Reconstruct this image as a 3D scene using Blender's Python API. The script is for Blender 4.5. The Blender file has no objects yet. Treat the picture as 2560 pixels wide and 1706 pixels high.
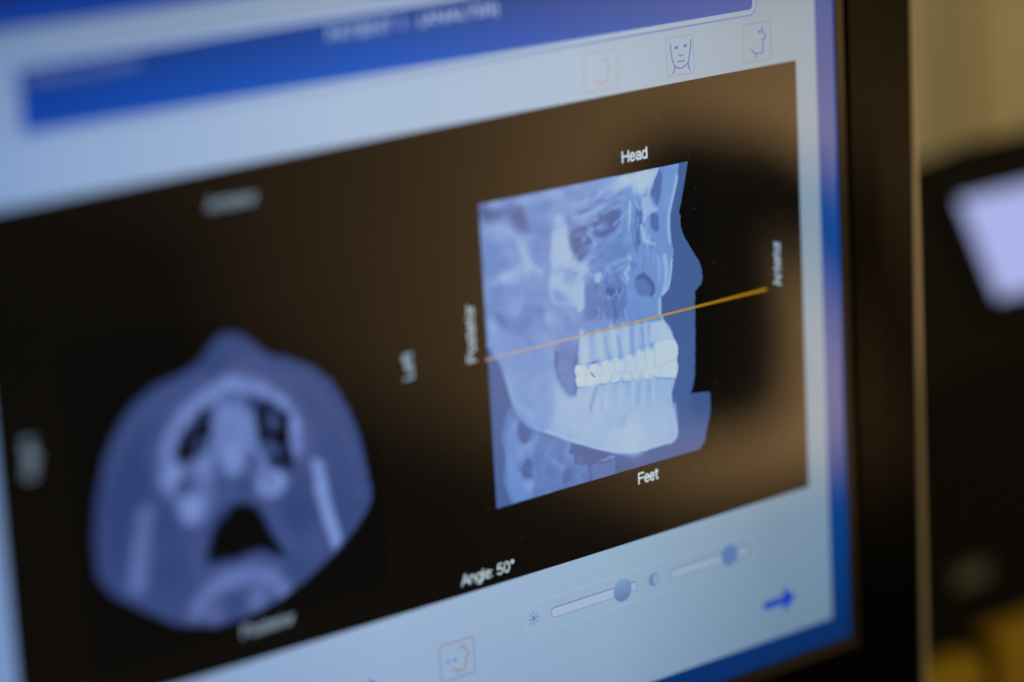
import bpy, bmesh, math, random
import numpy as np
from mathutils import Matrix, Vector

random.seed(4)
SC = bpy.context.scene
COL = SC.collection

# ------------------------------------------------------------------ camera
CAM_Z = 1.25                       # lens height above the floor, metres
RIGHT = Vector((0.78032, -0.62296, -0.05492))
DOWN = Vector((-0.19444, -0.15821, -0.96807))
FWD = Vector((0.59438, 0.76608, -0.24459))
cam_d = bpy.data.cameras.new('camera')
cam = bpy.data.objects.new('camera', cam_d)
COL.objects.link(cam)
m3 = Matrix((RIGHT, -DOWN, -FWD)).transposed()
cam.matrix_world = Matrix.Translation((0, 0, CAM_Z)) @ m3.to_4x4()
cam_d.sensor_width = 36.0
cam_d.sensor_fit = 'HORIZONTAL'
cam_d.lens = 100.0
cam_d.clip_start = 0.05
cam_d.clip_end = 60.0
cam_d.dof.use_dof = True
cam_d.dof.focus_distance = 0.812
cam_d.dof.aperture_fstop = 2.25
SC.camera = cam

# ------------------------------------------------------------------ world, lamps, exposure
w = bpy.data.worlds.new('World')
SC.world = w
w.use_nodes = True
bg = w.node_tree.nodes['Background']
bg.inputs[0].default_value = (1.0, 0.72, 0.42, 1)
bg.inputs[1].default_value = 0.012


def area_lamp(name, loc, target, size, watts, color, spread=180):
    d = bpy.data.lights.new(name, 'AREA')
    d.shape = 'DISK'
    d.size = size
    d.energy = watts
    d.color = color
    d.spread = math.radians(spread)
    o = bpy.data.objects.new(name, d)
    o.location = loc
    o.rotation_euler = (Vector(target) - Vector(loc)).to_track_quat('-Z', 'Y').to_euler()
    COL.objects.link(o)
    return o


# added unseen lights: one brightens the mirrored side wall, one the desk and background
area_lamp('side_wall_fill', (1.80, -1.00, 0.55), (2.4, -1.70, 0.20), 0.22, 33, (1.0, 0.725, 0.48), 140)
area_lamp('overhead_fill', (1.0, -0.75, 2.0), (1.0, 0.85, 0.9), 0.5, 16.5, (1.0, 0.95, 0.62))

SC.view_settings.view_transform = 'Standard'
SC.view_settings.look = 'None'
SC.view_settings.exposure = 0.0
SC.view_settings.gamma = 1.0
SC.cycles.use_denoising = True
SC.cycles.max_bounces = 6
SC.cycles.diffuse_bounces = 3
SC.cycles.glossy_bounces = 4
SC.cycles.sample_clamp_indirect = 4.0

# ------------------------------------------------------------------ helpers


def srgb(r, g, b):
    f = lambda c: c / 255 / 12.92 if c / 255 <= 0.04045 else ((c / 255 + 0.055) / 1.055) ** 2.4
    return (f(r), f(g), f(b), 1.0)


def principled(name, color, rough=0.5, spec=0.5, metal=0.0, noise=None, bump=0.0, emis=None, strength=0.0):
    m = bpy.data.materials.new(name)
    m.use_nodes = True
    nt = m.node_tree
    b = nt.nodes['Principled BSDF']
    b.inputs['Base Color'].default_value = color
    b.inputs['Roughness'].default_value = rough
    b.inputs['Specular IOR Level'].default_value = spec
    b.inputs['Metallic'].default_value = metal
    if emis is not None:
        b.inputs['Emission Color'].default_value = emis
        b.inputs['Emission Strength'].default_value = strength
    if noise:
        scale, amount = noise
        tc = nt.nodes.new('ShaderNodeTexCoord')
        n = nt.nodes.new('ShaderNodeTexNoise')
        n.inputs['Scale'].default_value = scale
        n.inputs['Detail'].default_value = 6
        nt.links.new(tc.outputs['Object'], n.inputs['Vector'])
        mix = nt.nodes.new('ShaderNodeMix')
        mix.data_type = 'RGBA'
        mix.blend_type = 'MULTIPLY'
        mix.inputs[0].default_value = amount
        mix.inputs[6].default_value = color
        nt.links.new(n.outputs['Fac'], mix.inputs[7])
        nt.links.new(mix.outputs[2], b.inputs['Base Color'])
        if bump:
            bp = nt.nodes.new('ShaderNodeBump')
            bp.inputs['Strength'].default_value = bump
            bp.inputs['Distance'].default_value = 0.002
            nt.links.new(n.outputs['Fac'], bp.inputs['Height'])
            nt.links.new(bp.outputs['Normal'], b.inputs['Normal'])
    return m


def wpos(o):
    return o.matrix_world.translation if o.parent is None else Vector((0, 0, 0))


def link_mesh(name, verts, faces, mat, parent=None, smooth=False):
    me = bpy.data.meshes.new(name)
    me.from_pydata([tuple(v) for v in verts], [], faces)
    me.update()
    me.materials.append(mat)
    if smooth:
        me.polygons.foreach_set('use_smooth', [True] * len(me.polygons))
    o = bpy.data.objects.new(name, me)
    COL.objects.link(o)
    if parent is not None:
        o.parent = parent
        if parent.type == 'EMPTY':
            o.matrix_parent_inverse = Matrix.Translation(-parent.location)
    return o


def thing(name, loc, label, cat, group=None):
    o = bpy.data.objects.new(name, None)
    o.location = loc
    o.empty_display_size = 0.05
    COL.objects.link(o)
    o['label'] = label
    o['category'] = cat
    if group:
        o['group'] = group
    return o


def bevel_obj(o, width, seg=3):
    bm = bmesh.new()
    bm.from_mesh(o.data)
    bmesh.ops.recalc_face_normals(bm, faces=bm.faces[:])
    bmesh.ops.bevel(bm, geom=bm.edges[:], offset=width, segments=seg, affect='EDGES', profile=0.5)
    bm.to_mesh(o.data)
    bm.free()
    o.data.polygons.foreach_set('use_smooth', [False] * len(o.data.polygons))
    return o


def box(name, lo, hi, mat, parent=None, bevel=0.0):
    (x0, y0, z0), (x1, y1, z1) = lo, hi
    v = [(x0, y0, z0), (x1, y0, z0), (x1, y1, z0), (x0, y1, z0), (x0, y0, z1), (x1, y0, z1), (x1, y1, z1), (x0, y1, z1)]
    f = [(0, 3, 2, 1), (4, 5, 6, 7), (0, 1, 5, 4), (1, 2, 6, 5), (2, 3, 7, 6), (3, 0, 4, 7)]
    o = link_mesh(name, v, f, mat, parent)
    if bevel:
        bevel_obj(o, bevel)
    return o


def lathe(name, prof, center, mat, parent=None, n=32):
    """prof: list of (radius, z)"""
    v, f = [], []
    for r, z in prof:
        for i in range(n):
            a = 2 * math.pi * i / n
            v.append((center[0] + r * math.cos(a), center[1] + r * math.sin(a), center[2] + z))
    for j in range(len(prof) - 1):
        for i in range(n):
            f.append((j * n + i, j * n + (i + 1) % n, (j + 1) * n + (i + 1) % n, (j + 1) * n + i))
    f.append(tuple(range(n - 1, -1, -1)))
    f.append(tuple((len(prof) - 1) * n + i for i in range(n)))
    return link_mesh(name, v, f, mat, parent, smooth=True)


def tube(name, pts, r, mat, parent=None, n=10):
    v, f = [], []
    pts = [Vector(p) for p in pts]
    for k, p in enumerate(pts):
        d = (pts[min(k + 1, len(pts) - 1)] - pts[max(k - 1, 0)]).normalized()
        a = d.orthogonal().normalized()
        b = d.cross(a)
        if k:
            # keep the frame from twisting
            a = (prev - d * prev.dot(d)).normalized()
            b = d.cross(a)
        prev = a
        for i in range(n):
            t = 2 * math.pi * i / n
            v.append(p + (a * math.cos(t) + b * math.sin(t)) * r)
    for j in range(len(pts) - 1):
        for i in range(n):
            f.append((j * n + i, j * n + (i + 1) % n, (j + 1) * n + (i + 1) % n, (j + 1) * n + i))
    f.append(tuple(range(n - 1, -1, -1)))
    f.append(tuple((len(pts) - 1) * n + i for i in range(n)))
    return link_mesh(name, v, f, mat, parent, smooth=True)

# ------------------------------------------------------------------ the setting
wall_mat = principled('painted_wall', (0.55, 0.44, 0.27, 1), 0.75, 0.3, noise=(3.0, 0.25))
floor_mat = principled('dark_floor', (0.010, 0.008, 0.006, 1), 0.8, 0.08, noise=(9.0, 0.6))
desk_mat = principled('dark_desk_laminate', (0.010, 0.008, 0.006, 1), 0.7, 0.12, noise=(14.0, 0.5))

fl = box('floor', (-0.6, -4.4, -0.1), (2.5, 1.15, 0.0), floor_mat)
fl['kind'] = 'structure'
wb = box('back_wall', (-0.6, 1.05, 0.0), (2.4, 1.15, 2.6), wall_mat)
wb['kind'] = 'structure'
ws = box('side_wall', (2.4, -4.4, 0.0), (2.5, 1.15, 2.6), wall_mat)
ws['kind'] = 'structure'

sk_b = box('skirting_board', (2.378, -4.4, 0.0005), (2.3995, 1.0, 0.11), principled('dark_skirting', (0.014, 0.011, 0.008, 1), 0.6, 0.2))
sk_b['kind'] = 'structure'

# ------------------------------------------------------------------ desk
desk = thing('desk', (0.62, 0.70, 0.0), 'dark desk under the monitor, console and yellow boxes', 'desk')
box('desktop', (0.05, 0.02, 0.722), (1.35, 1.03, 0.75), desk_mat, desk, 0.004)
for lx in (0.09, 1.27):
    for ly in (0.06, 0.95):
        box('leg', (lx, ly, 0.0), (lx + 0.045, ly + 0.045, 0.7215), desk_mat, desk, 0.003)

# ------------------------------------------------------------------ monitor body
SX, SY, SZ = 0.28914, 0.60, 1.1714          # top left corner of the lit screen
W, H = 303.4, 233.4                         # lit screen, millimetres


def P(x, y, lift=0.0):
    """screen millimetres (x right, y down, lift towards the viewer) to world"""
    return (SX + x / 1000, SY - lift / 1000, SZ - y / 1000)


monitor = thing('monitor', (SX + W / 2000, 0.68, 0.75),
                'black bezelled monitor with thin tan rim showing two blue skull scans', 'monitor')
bezel_mat = principled('black_bezel_plastic', (0.0022, 0.002, 0.0018, 1), 0.16, 0.065, noise=(300, 0.3), bump=0.02)
lip_mat = principled('brown_black_lip', (0.016, 0.011, 0.007, 1), 0.2, 0.4)
rim_mat = principled('tan_rim', (0.30, 0.22, 0.135, 1), 0.28, 0.6)
rim_mat.node_tree.nodes['Principled BSDF'].inputs['Coat Weight'].default_value = 0.7
rim_mat.node_tree.nodes['Principled BSDF'].inputs['Coat IOR'].default_value = 1.7
rim_mat.node_tree.nodes['Principled BSDF'].inputs['Coat Roughness'].default_value = 0.12
shell_mat = principled('housing_shell', (0.02, 0.018, 0.016, 1), 0.5, 0.4, noise=(400, 0.3), bump=0.05)


def frame_ring(name, rings, mat, parent):
    """rings: list of (outset mm, lift mm) measured from the lit screen edge; straight-sided mitred frame"""
    v, f = [], []
    for o, l in rings:
        for x, y in ((-o, -o), (W + o, -o), (W + o, H + o), (-o, H + o)):
            v.append(P(x, y, l))
    n = len(rings)
    for k in range(n - 1):
        for i in range(4):
            j = (i + 1) % 4
            f.append((k * 4 + i, k * 4 + j, (k + 1) * 4 + j, (k + 1) * 4 + i))
    return link_mesh(name, v, f, mat, parent)


frame_ring('inner_lip', [(0.0, -0.5), (0.05, 0.5), (3.2, 0.62), (3.7, 0.64), (3.7, -1.0)], lip_mat, monitor)
frame_ring('bezel', [(3.72, -0.5), (3.72, 1.25), (4.6, 1.5), (16, 1.7), (29.2, 1.75), (29.9, 1.6), (29.9, -1)], bezel_mat, monitor)
frame_ring('rim', [(29.95, -0.8), (29.95, 1.9), (30.2, 2.1), (32.2, 2.05), (32.9, 1.4), (33.1, 0.2), (33.1, -10)], rim_mat, monitor)
# housing behind the frame, tapering to the back
v = []
for o, l in ((33.0, -10), (32.0, -18), (18, -38), (10, -46)):
    for x, y in ((-o, -o), (W + o, -o), (W + o, H + o), (-o, H + o)):
        v.append(P(x, y, l))
f = []
for k in range(3):
    for i in range(4):
        j = (i + 1) % 4
        f.append((k * 4 + i, k * 4 + j, (k + 1) * 4 + j, (k + 1) * 4 + i))
f.append((12, 13, 14, 15))
link_mesh('back_housing', v, f, shell_mat, monitor)
cx = SX + W / 2000
box('stand_neck', (cx - 0.035, 0.648, 0.765), (cx + 0.035, 0.675, 1.00), shell_mat, monitor, 0.004)
box('stand_base', (cx - 0.11, 0.58, 0.7502), (cx + 0.11, 0.77, 0.766), shell_mat, monitor, 0.005)

# ------------------------------------------------------------------ the lit screen
GLOSS = 0.06


def screen_mat(name, emis=None, ramp=None, attr=None, vgrad=None):
    """LCD surface: black, mirror-like front with the displayed colour as emission"""
    m = bpy.data.materials.new(name)
    m.use_nodes = True
    nt = m.node_tree
    b = nt.nodes['Principled BSDF']
    b.inputs['Base Color'].default_value = (0.005, 0.005, 0.005, 1)
    b.inputs['Roughness'].default_value = GLOSS
    b.inputs['Specular IOR Level'].default_value = 0.5
    b.inputs['Emission Strength'].default_value = 1.0
    if attr:
        a = nt.nodes.new('ShaderNodeAttribute')
        a.attribute_name = attr
        nt.links.new(a.outputs['Color'], b.inputs['Emission Color'])
    elif ramp:
        # window background: viewing-angle and lens falloff painted across, plus a darkening down the window
        tc = nt.nodes.new('ShaderNodeTexCoord')
        sep = nt.nodes.new('ShaderNodeSeparateXYZ')
        nt.links.new(tc.outputs['Object'], sep.inputs[0])

        def norm(sock, lo, hi):
            mr = nt.nodes.new('ShaderNodeMapRange')
            mr.inputs['From Min'].default_value = lo
            mr.inputs['From Max'].default_value = hi
            nt.links.new(sock, mr.inputs['Value'])
            return mr.outputs['Result']
        cr = nt.nodes.new('ShaderNodeValToRGB')
        el = cr.color_ramp.elements
        while len(el) < len(ramp):
            el.new(0.5)
        for e, (p, c) in zip(el, ramp):
            e.position = p
            e.color = (*c, 1)
        nt.links.new(norm(sep.outputs['X'], SX, SX + W / 1000), cr.inputs[0])
        cv = nt.nodes.new('ShaderNodeValToRGB')
        el = cv.color_ramp.elements
        while len(el) < len(vgrad):
            el.new(0.5)
        for e, (p, c) in zip(el, vgrad):
            e.position = p
            e.color = (*c, 1) if isinstance(c, tuple) else (c, c, c, 1)
        nt.links.new(norm(sep.outputs['Z'], SZ, SZ - H / 1000), cv.inputs[0])
        mix = nt.nodes.new('ShaderNodeMix')
        mix.data_type = 'RGBA'
        mix.blend_type = 'MULTIPLY'
        mix.inputs[0].default_value = 1.0
        nt.links.new(cr.outputs[0], mix.inputs[6])
        nt.links.new(cv.outputs[0], mix.inputs[7])
        nt.links.new(mix.outputs[2], b.inputs['Emission Color'])
    else:
        b.inputs['Emission Color'].default_value = emis
    return m


PALE = [(0.0, (0.17, 0.28, 0.54)), (0.13, (0.25, 0.375, 0.61)), (0.42, (0.37, 0.49, 0.68)), (0.68, (0.355, 0.48, 0.62)), (0.9, (0.235, 0.33, 0.42)), (1.0, (0.22, 0.315, 0.41))]  # sideways falloff of viewing angle and lens painted into the emission
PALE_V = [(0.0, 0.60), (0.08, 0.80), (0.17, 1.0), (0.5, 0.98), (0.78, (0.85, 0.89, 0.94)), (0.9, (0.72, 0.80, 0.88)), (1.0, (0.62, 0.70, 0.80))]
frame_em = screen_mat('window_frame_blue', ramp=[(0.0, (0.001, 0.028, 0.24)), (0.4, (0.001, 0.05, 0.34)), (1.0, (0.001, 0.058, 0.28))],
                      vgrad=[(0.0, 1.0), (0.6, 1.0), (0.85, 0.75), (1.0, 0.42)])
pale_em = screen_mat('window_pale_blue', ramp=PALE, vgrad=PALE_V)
title_em = screen_mat('title_blue', ramp=[(0.0, (0.0, 0.042, 0.33)), (0.45, (0.0, 0.085, 0.48)), (1.0, (0.0, 0.06, 0.28))],
                      vgrad=[(0.07, 0.5), (0.15, 1.12)])
black_em = screen_mat('scan_black', (0.0026, 0.0020, 0.0018, 1))
text_em = screen_mat('label_white', (0.56, 0.69, 0.78, 1))
thin_text_em = screen_mat('label_pale_blue', (0.42, 0.58, 0.76, 1))
title_text_em = screen_mat('title_white', (0.42, 0.56, 0.80, 1))
title_dim_em = screen_mat('title_dim', (0.16, 0.22, 0.42, 1))
violet_em = screen_mat('icon_violet', (0.115, 0.125, 0.44, 1))
orange_em = screen_mat('icon_orange', (0.365, 0.395, 0.495, 1))
orange_low_em = screen_mat('icon_orange_low', (0.275, 0.28, 0.40, 1))
orange_low_face_em = screen_mat('icon_orange_low_face', (0.33, 0.235, 0.20, 1))
orange_face_em = screen_mat('icon_orange_face', (0.41, 0.38, 0.41, 1))
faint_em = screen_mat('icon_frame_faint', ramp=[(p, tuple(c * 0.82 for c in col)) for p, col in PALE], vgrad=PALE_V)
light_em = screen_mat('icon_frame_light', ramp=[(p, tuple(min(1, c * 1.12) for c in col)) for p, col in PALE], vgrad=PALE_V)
line_em = screen_mat('section_line_orange', ramp=[(0.54, (0.46, 0.34, 0.28)), (0.66, (0.50, 0.33, 0.17)), (0.76, (0.46, 0.29, 0.03)), (0.83, (0.36, 0.19, 0.002))], vgrad=[(0, 1.0), (1, 1.0)])
arrow_em = screen_mat('arrow_blue', (0.006, 0.045, 0.44, 1))
edge_white_em = screen_mat('title_edge_white', ramp=[(p, tuple(c * 1.05 for c in col)) for p, col in PALE], vgrad=[(0, 0.95), (1, 0.95)])
edge_blue_em = screen_mat('title_edge_blue', (0.13, 0.19, 0.46, 1))
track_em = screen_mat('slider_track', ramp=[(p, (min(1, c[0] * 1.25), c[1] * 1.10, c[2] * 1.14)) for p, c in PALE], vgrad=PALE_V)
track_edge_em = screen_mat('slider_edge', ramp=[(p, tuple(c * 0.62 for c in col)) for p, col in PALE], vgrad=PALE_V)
knob_em = screen_mat('slider_knob', ramp=[(0, (0.17, 0.28, 0.52)), (1, (0.15, 0.25, 0.46))], vgrad=[(0.80, 1.5), (0.835, 1.0), (0.85, 0.6)])
knob2_em = screen_mat('slider_knob_dim', (0.10, 0.19, 0.40, 1))
icon_blue_em = screen_mat('icon_blue_grey', (0.135, 0.22, 0.46, 1))

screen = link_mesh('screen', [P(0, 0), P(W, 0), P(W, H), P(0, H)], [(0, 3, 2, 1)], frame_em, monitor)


def rrect(x0, y0, x1, y1, r, n=6):
    pts = []
    for cx_, cy_, a0 in ((x1 - r, y0 + r, -90), (x1 - r, y1 - r, 0), (x0 + r, y1 - r, 90), (x0 + r, y0 + r, 180)):
        for i in range(n + 1):
            a = math.radians(a0 + 90 * i / n)
            pts.append((cx_ + r * math.cos(a), cy_ + r * math.sin(a)))
    return pts


def sheet(name, pts, mat, lift, parent=None):
    v = [P(x, y, lift) for x, y in pts]
    return link_mesh(name, v, [tuple(range(len(v) - 1, -1, -1))], mat, parent or screen)


def ellipse(x, y, rx, ry=None, n=28):
    ry = ry or rx
    return [(x + rx * math.cos(2 * math.pi * i / n), y + ry * math.sin(2 * math.pi * i / n)) for i in range(n)]


def ribbon_geo(lines, width, lift):
    """flat strokes of a given width along polylines (with round joints and ends)"""
    v, f = [], []
    h = width / 2
    for pts in lines:
        for k in range(len(pts) - 1):
            (x0, y0), (x1, y1) = pts[k], pts[k + 1]
            d = math.hypot(x1 - x0, y1 - y0) or 1e-6
            nx, ny = -(y1 - y0) / d * h, (x1 - x0) / d * h
            b = len(v)
            v += [P(x0 + nx, y0 + ny, lift), P(x1 + nx, y1 + ny, lift), P(x1 - nx, y1 - ny, lift), P(x0 - nx, y0 - ny, lift)]
            f.append((b, b + 1, b + 2, b + 3))
        for q, (x0, y0) in enumerate(pts):
            b = len(v)
            v += [P(x, y, lift + 0.004 * (1 + q % 2)) for x, y in ellipse(x0, y0, h, n=10)]
            f.append(tuple(range(b + 9, b - 1, -1)))
    return v, f


def strokes(name, lines, width, mat, lift, dots=(), dot_r=0.5):
    v, f = ribbon_geo(lines, width, lift)
    for x, y in dots:
        b = len(v)
        v += [P(a, c, lift + 0.012) for a, c in ellipse(x, y, dot_r * 1.15, dot_r * 0.8, 14)]
        f.append(tuple(range(b + 13, b - 1, -1)))
    return link_mesh(name, v, f, mat, screen)


def ring_sheet(name, outer, inner, mat, lift):
    n = len(outer)
    v = [P(x, y, lift) for x, y in outer] + [P(x, y, lift) for x, y in inner]
    f = [(i, n + i, n + (i + 1) % n, (i + 1) % n) for i in range(n)]
    return link_mesh(name, v, f, mat, screen)


# window panes, bars and panels
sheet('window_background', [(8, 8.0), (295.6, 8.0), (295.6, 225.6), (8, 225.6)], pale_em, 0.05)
sheet('title_bar_outline', rrect(30.6, 15.5, 272.4, 35.0, 3.0), edge_blue_em, 0.08)
sheet('title_bar_border', rrect(31.1, 16.0, 271.9, 34.5, 2.6), edge_white_em, 0.11)
sheet('title_bar', rrect(32.4, 17.3, 270.7, 33.1, 1.4), title_em, 0.14)
sheet('scan_panel', [(16.3, 50.2), (287.3, 50.2), (287.3, 181.0), (16.3, 181.0)], black_em, 0.08)


# ---- writing
def writing(name, body, x0, x1, base, cap, mat, vertical=False, lift=0.2):
    """text fitted between x0..x1 on a baseline (vertical: read upwards, base is the x of the baseline, x0..x1 run up)"""
    cu = bpy.data.curves.new(name, 'FONT')
    cu.body = body
    cu.size = 1.0
    cu.resolution_u = 3
    to = bpy.data.objects.new(name + '_src', cu)
    COL.objects.link(to)
    bpy.context.view_layer.update()
    me = bpy.data.meshes.new_from_object(to.evaluated_get(bpy.context.evaluated_depsgraph_get()))
    bpy.data.objects.remove(to)
    bpy.data.curves.remove(cu)
    co = np.empty(len(me.vertices) * 3)
    me.vertices.foreach_get('co', co)
    co = co.reshape(-1, 3)
    lo, hi = co[:, 0].min(), co[:, 0].max()
    out = []
    sc = abs(x1 - x0) / (hi - lo)
    for vx, vy, _ in co:
        u = (vx - lo) * sc
        h = vy / 0.70 * cap
        out.append(P(base - h, x0 - u, lift) if vertical else P(x0 + u, base - h, lift))
    for i, c in enumerate(out):
        me.vertices[i].co = c
    me.materials.clear()
    me.materials.append(mat)
    me.name = name
    o = bpy.data.objects.new(name, me)
    COL.objects.link(o)
    o.parent = screen
    return o


def arc(cx_, cy_, rx, ry, a0, a1, n=14):
    return [(cx_ + rx * math.cos(math.radians(a0 + (a1 - a0) * i / n)), cy_ + ry * math.sin(math.radians(a0 + (a1 - a0) * i / n))) for i in range(n + 1)]


BOWL = arc(0.25, 0.365, 0.23, 0.365, 0, 360, 18)
HUMP = [(0.0, 0.52), (0.08, 0.66), (0.22, 0.73), (0.36, 0.70), (0.44, 0.58), (0.45, 0.45), (0.45, 0.0)]
PEE = [(0, 0), (0, 1), (0.36, 1), (0.52, 0.93), (0.58, 0.75), (0.52, 0.57), (0.36, 0.49), (0, 0.49)]
GLYPHS = {   # strokes on a cap height of 1, then the advance
    'H': ([[(0, 0), (0, 1)], [(0.62, 0), (0.62, 1)], [(0, 0.53), (0.62, 0.53)]], 0.80),
    'e': ([[(0.03, 0.40), (0.48, 0.40)] + arc(0.25, 0.365, 0.23, 0.365, 6, 320, 16)], 0.62),
    'a': ([[(0.05, 0.56), (0.14, 0.70), (0.28, 0.73), (0.42, 0.68), (0.46, 0.54), (0.46, 0.1), (0.51, 0)], [(0.46, 0.43), (0.2, 0.38), (0.05, 0.26), (0.06, 0.09), (0.19, 0), (0.36, 0.06), (0.46, 0.2)]], 0.64),
    'd': ([[(0.48, 0), (0.48, 1)], BOWL], 0.66),
    'F': ([[(0, 0), (0, 1), (0.57, 1)], [(0, 0.52), (0.5, 0.52)]], 0.68),
    't': ([[(0.14, 0.93), (0.14, 0.14), (0.19, 0.02), (0.3, 0.01)], [(0, 0.73), (0.29, 0.73)]], 0.40),
    'A': ([[(0, 0), (0.34, 1), (0.68, 0)], [(0.12, 0.33), (0.56, 0.33)]], 0.80),
    'n': ([[(0, 0), (0, 0.73)], HUMP], 0.63),
    'h': ([[(0, 0), (0, 1)], HUMP], 0.63),
    'g': ([BOWL, [(0.48, 0.73), (0.48, -0.08), (0.41, -0.23), (0.25, -0.28), (0.06, -0.22)]], 0.66),
    'l': ([[(0, 0), (0, 1)]], 0.20),
    'i': ([[(0, 0), (0, 0.73)], [(0, 0.95), (0, 1.0)]], 0.20),
    ':': ([[(0, 0.04), (0, 0.08)], [(0, 0.62), (0, 0.66)]], 0.25),
    '5': ([[(0.48, 1), (0.12, 1), (0.05, 0.5), (0.2, 0.62), (0.36, 0.6), (0.5, 0.45), (0.5, 0.22), (0.38, 0.04), (0.2, 0), (0.02, 0.15)]], 0.68),
    '0': ([arc(0.26, 0.5, 0.24, 0.5, 0, 360, 20)], 0.68),
    '\u00b0': ([arc(0.15, 0.86, 0.13, 0.13, 0, 360, 12)], 0.40),
    'P': ([PEE], 0.72),
    'R': ([PEE, [(0.34, 0.49), (0.64, 0)]], 0.78),
    'o': ([BOWL], 0.62),
    's': ([[(0.44, 0.58), (0.34, 0.7), (0.2, 0.73), (0.07, 0.66), (0.06, 0.52), (0.2, 0.42), (0.36, 0.36), (0.45, 0.22), (0.38, 0.05), (0.22, 0), (0.08, 0.04), (0.01, 0.16)]], 0.56),
    'r': ([[(0, 0), (0, 0.73)], [(0, 0.5), (0.09, 0.67), (0.26, 0.71)]], 0.36),
    'L': ([[(0, 1), (0, 0), (0.5, 0)]], 0.62),
    'f': ([[(0.12, 0), (0.12, 0.84), (0.19, 0.97), (0.32, 0.98)], [(0, 0.73), (0.3, 0.73)]], 0.36),
    ' ': ([], 0.30),
}


def label(name, body, x0, x1, base, cap, mat, vertical=False, wd=0.40, lift=0.2):
    """plain sans lettering drawn with strokes, fitted between x0 and x1 (vertical: read upwards)"""
    lines, cur = [], 0.0
    for ch in body:
        st, adv = GLYPHS[ch]
        lines += [[(cur + a, b) for a, b in s] for s in st]
        cur += adv
    hi = max(a for l in lines for a, b in l)
    sc = (abs(x1 - x0) - wd) / hi
    out = []
    for l in lines:
        if vertical:
            out.append([(base - b * cap, x0 - wd / 2 - a * sc) for a, b in l])
        else:
            out.append([(x0 + wd / 2 + a * sc, base - b * cap) for a, b in l])
    return strokes(name, out, wd, mat, lift)


label('head_label', 'Head', 218.8, 228.3, 69.8, 3.0, text_em, wd=0.5)
label('feet_label', 'Feet', 219.4, 227.2, 164.2, 3.0, text_em, wd=0.5)
label('angle_label', 'Angle: 50\u00b0', 153.8, 172.6, 178.3, 2.95, text_em)
label('posterior_label', 'Posterior', 116.0, 100.0, 163.6, 3.0, text_em, True, 0.36)
label('anterior_label', 'Anterior', 116.3, 102.5, 278.4, 3.0, thin_text_em, True, 0.36)
label('left_label', 'Left', 116.3, 109.0, 142.0, 3.0, thin_text_em, True, 0.42)
label('right_label', 'Right', 117.0, 107.2, 27.0, 3.0, thin_text_em, True, 0.26)
label('anterior_label', 'Anterior', 82.0, 97.0, 60.4, 3.0, thin_text_em, wd=0.28)
label('posterior_label', 'Posterior', 82.0, 98.4, 174.0, 3.0, thin_text_em, wd=0.28)
label('angle_label', 'Angle: 0\u00b0', 18.6, 35.0, 178.3, 2.95, thin_text_em, wd=0.28)
writing('title_text', 'Volume preview', 34.6, 66.2, 21.6, 3.2, title_dim_em)
writing('patient_text', 'PATIENT 1 : (ANALYSIS)', 122.4, 178.0, 22.6, 3.2, title_text_em)


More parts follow.
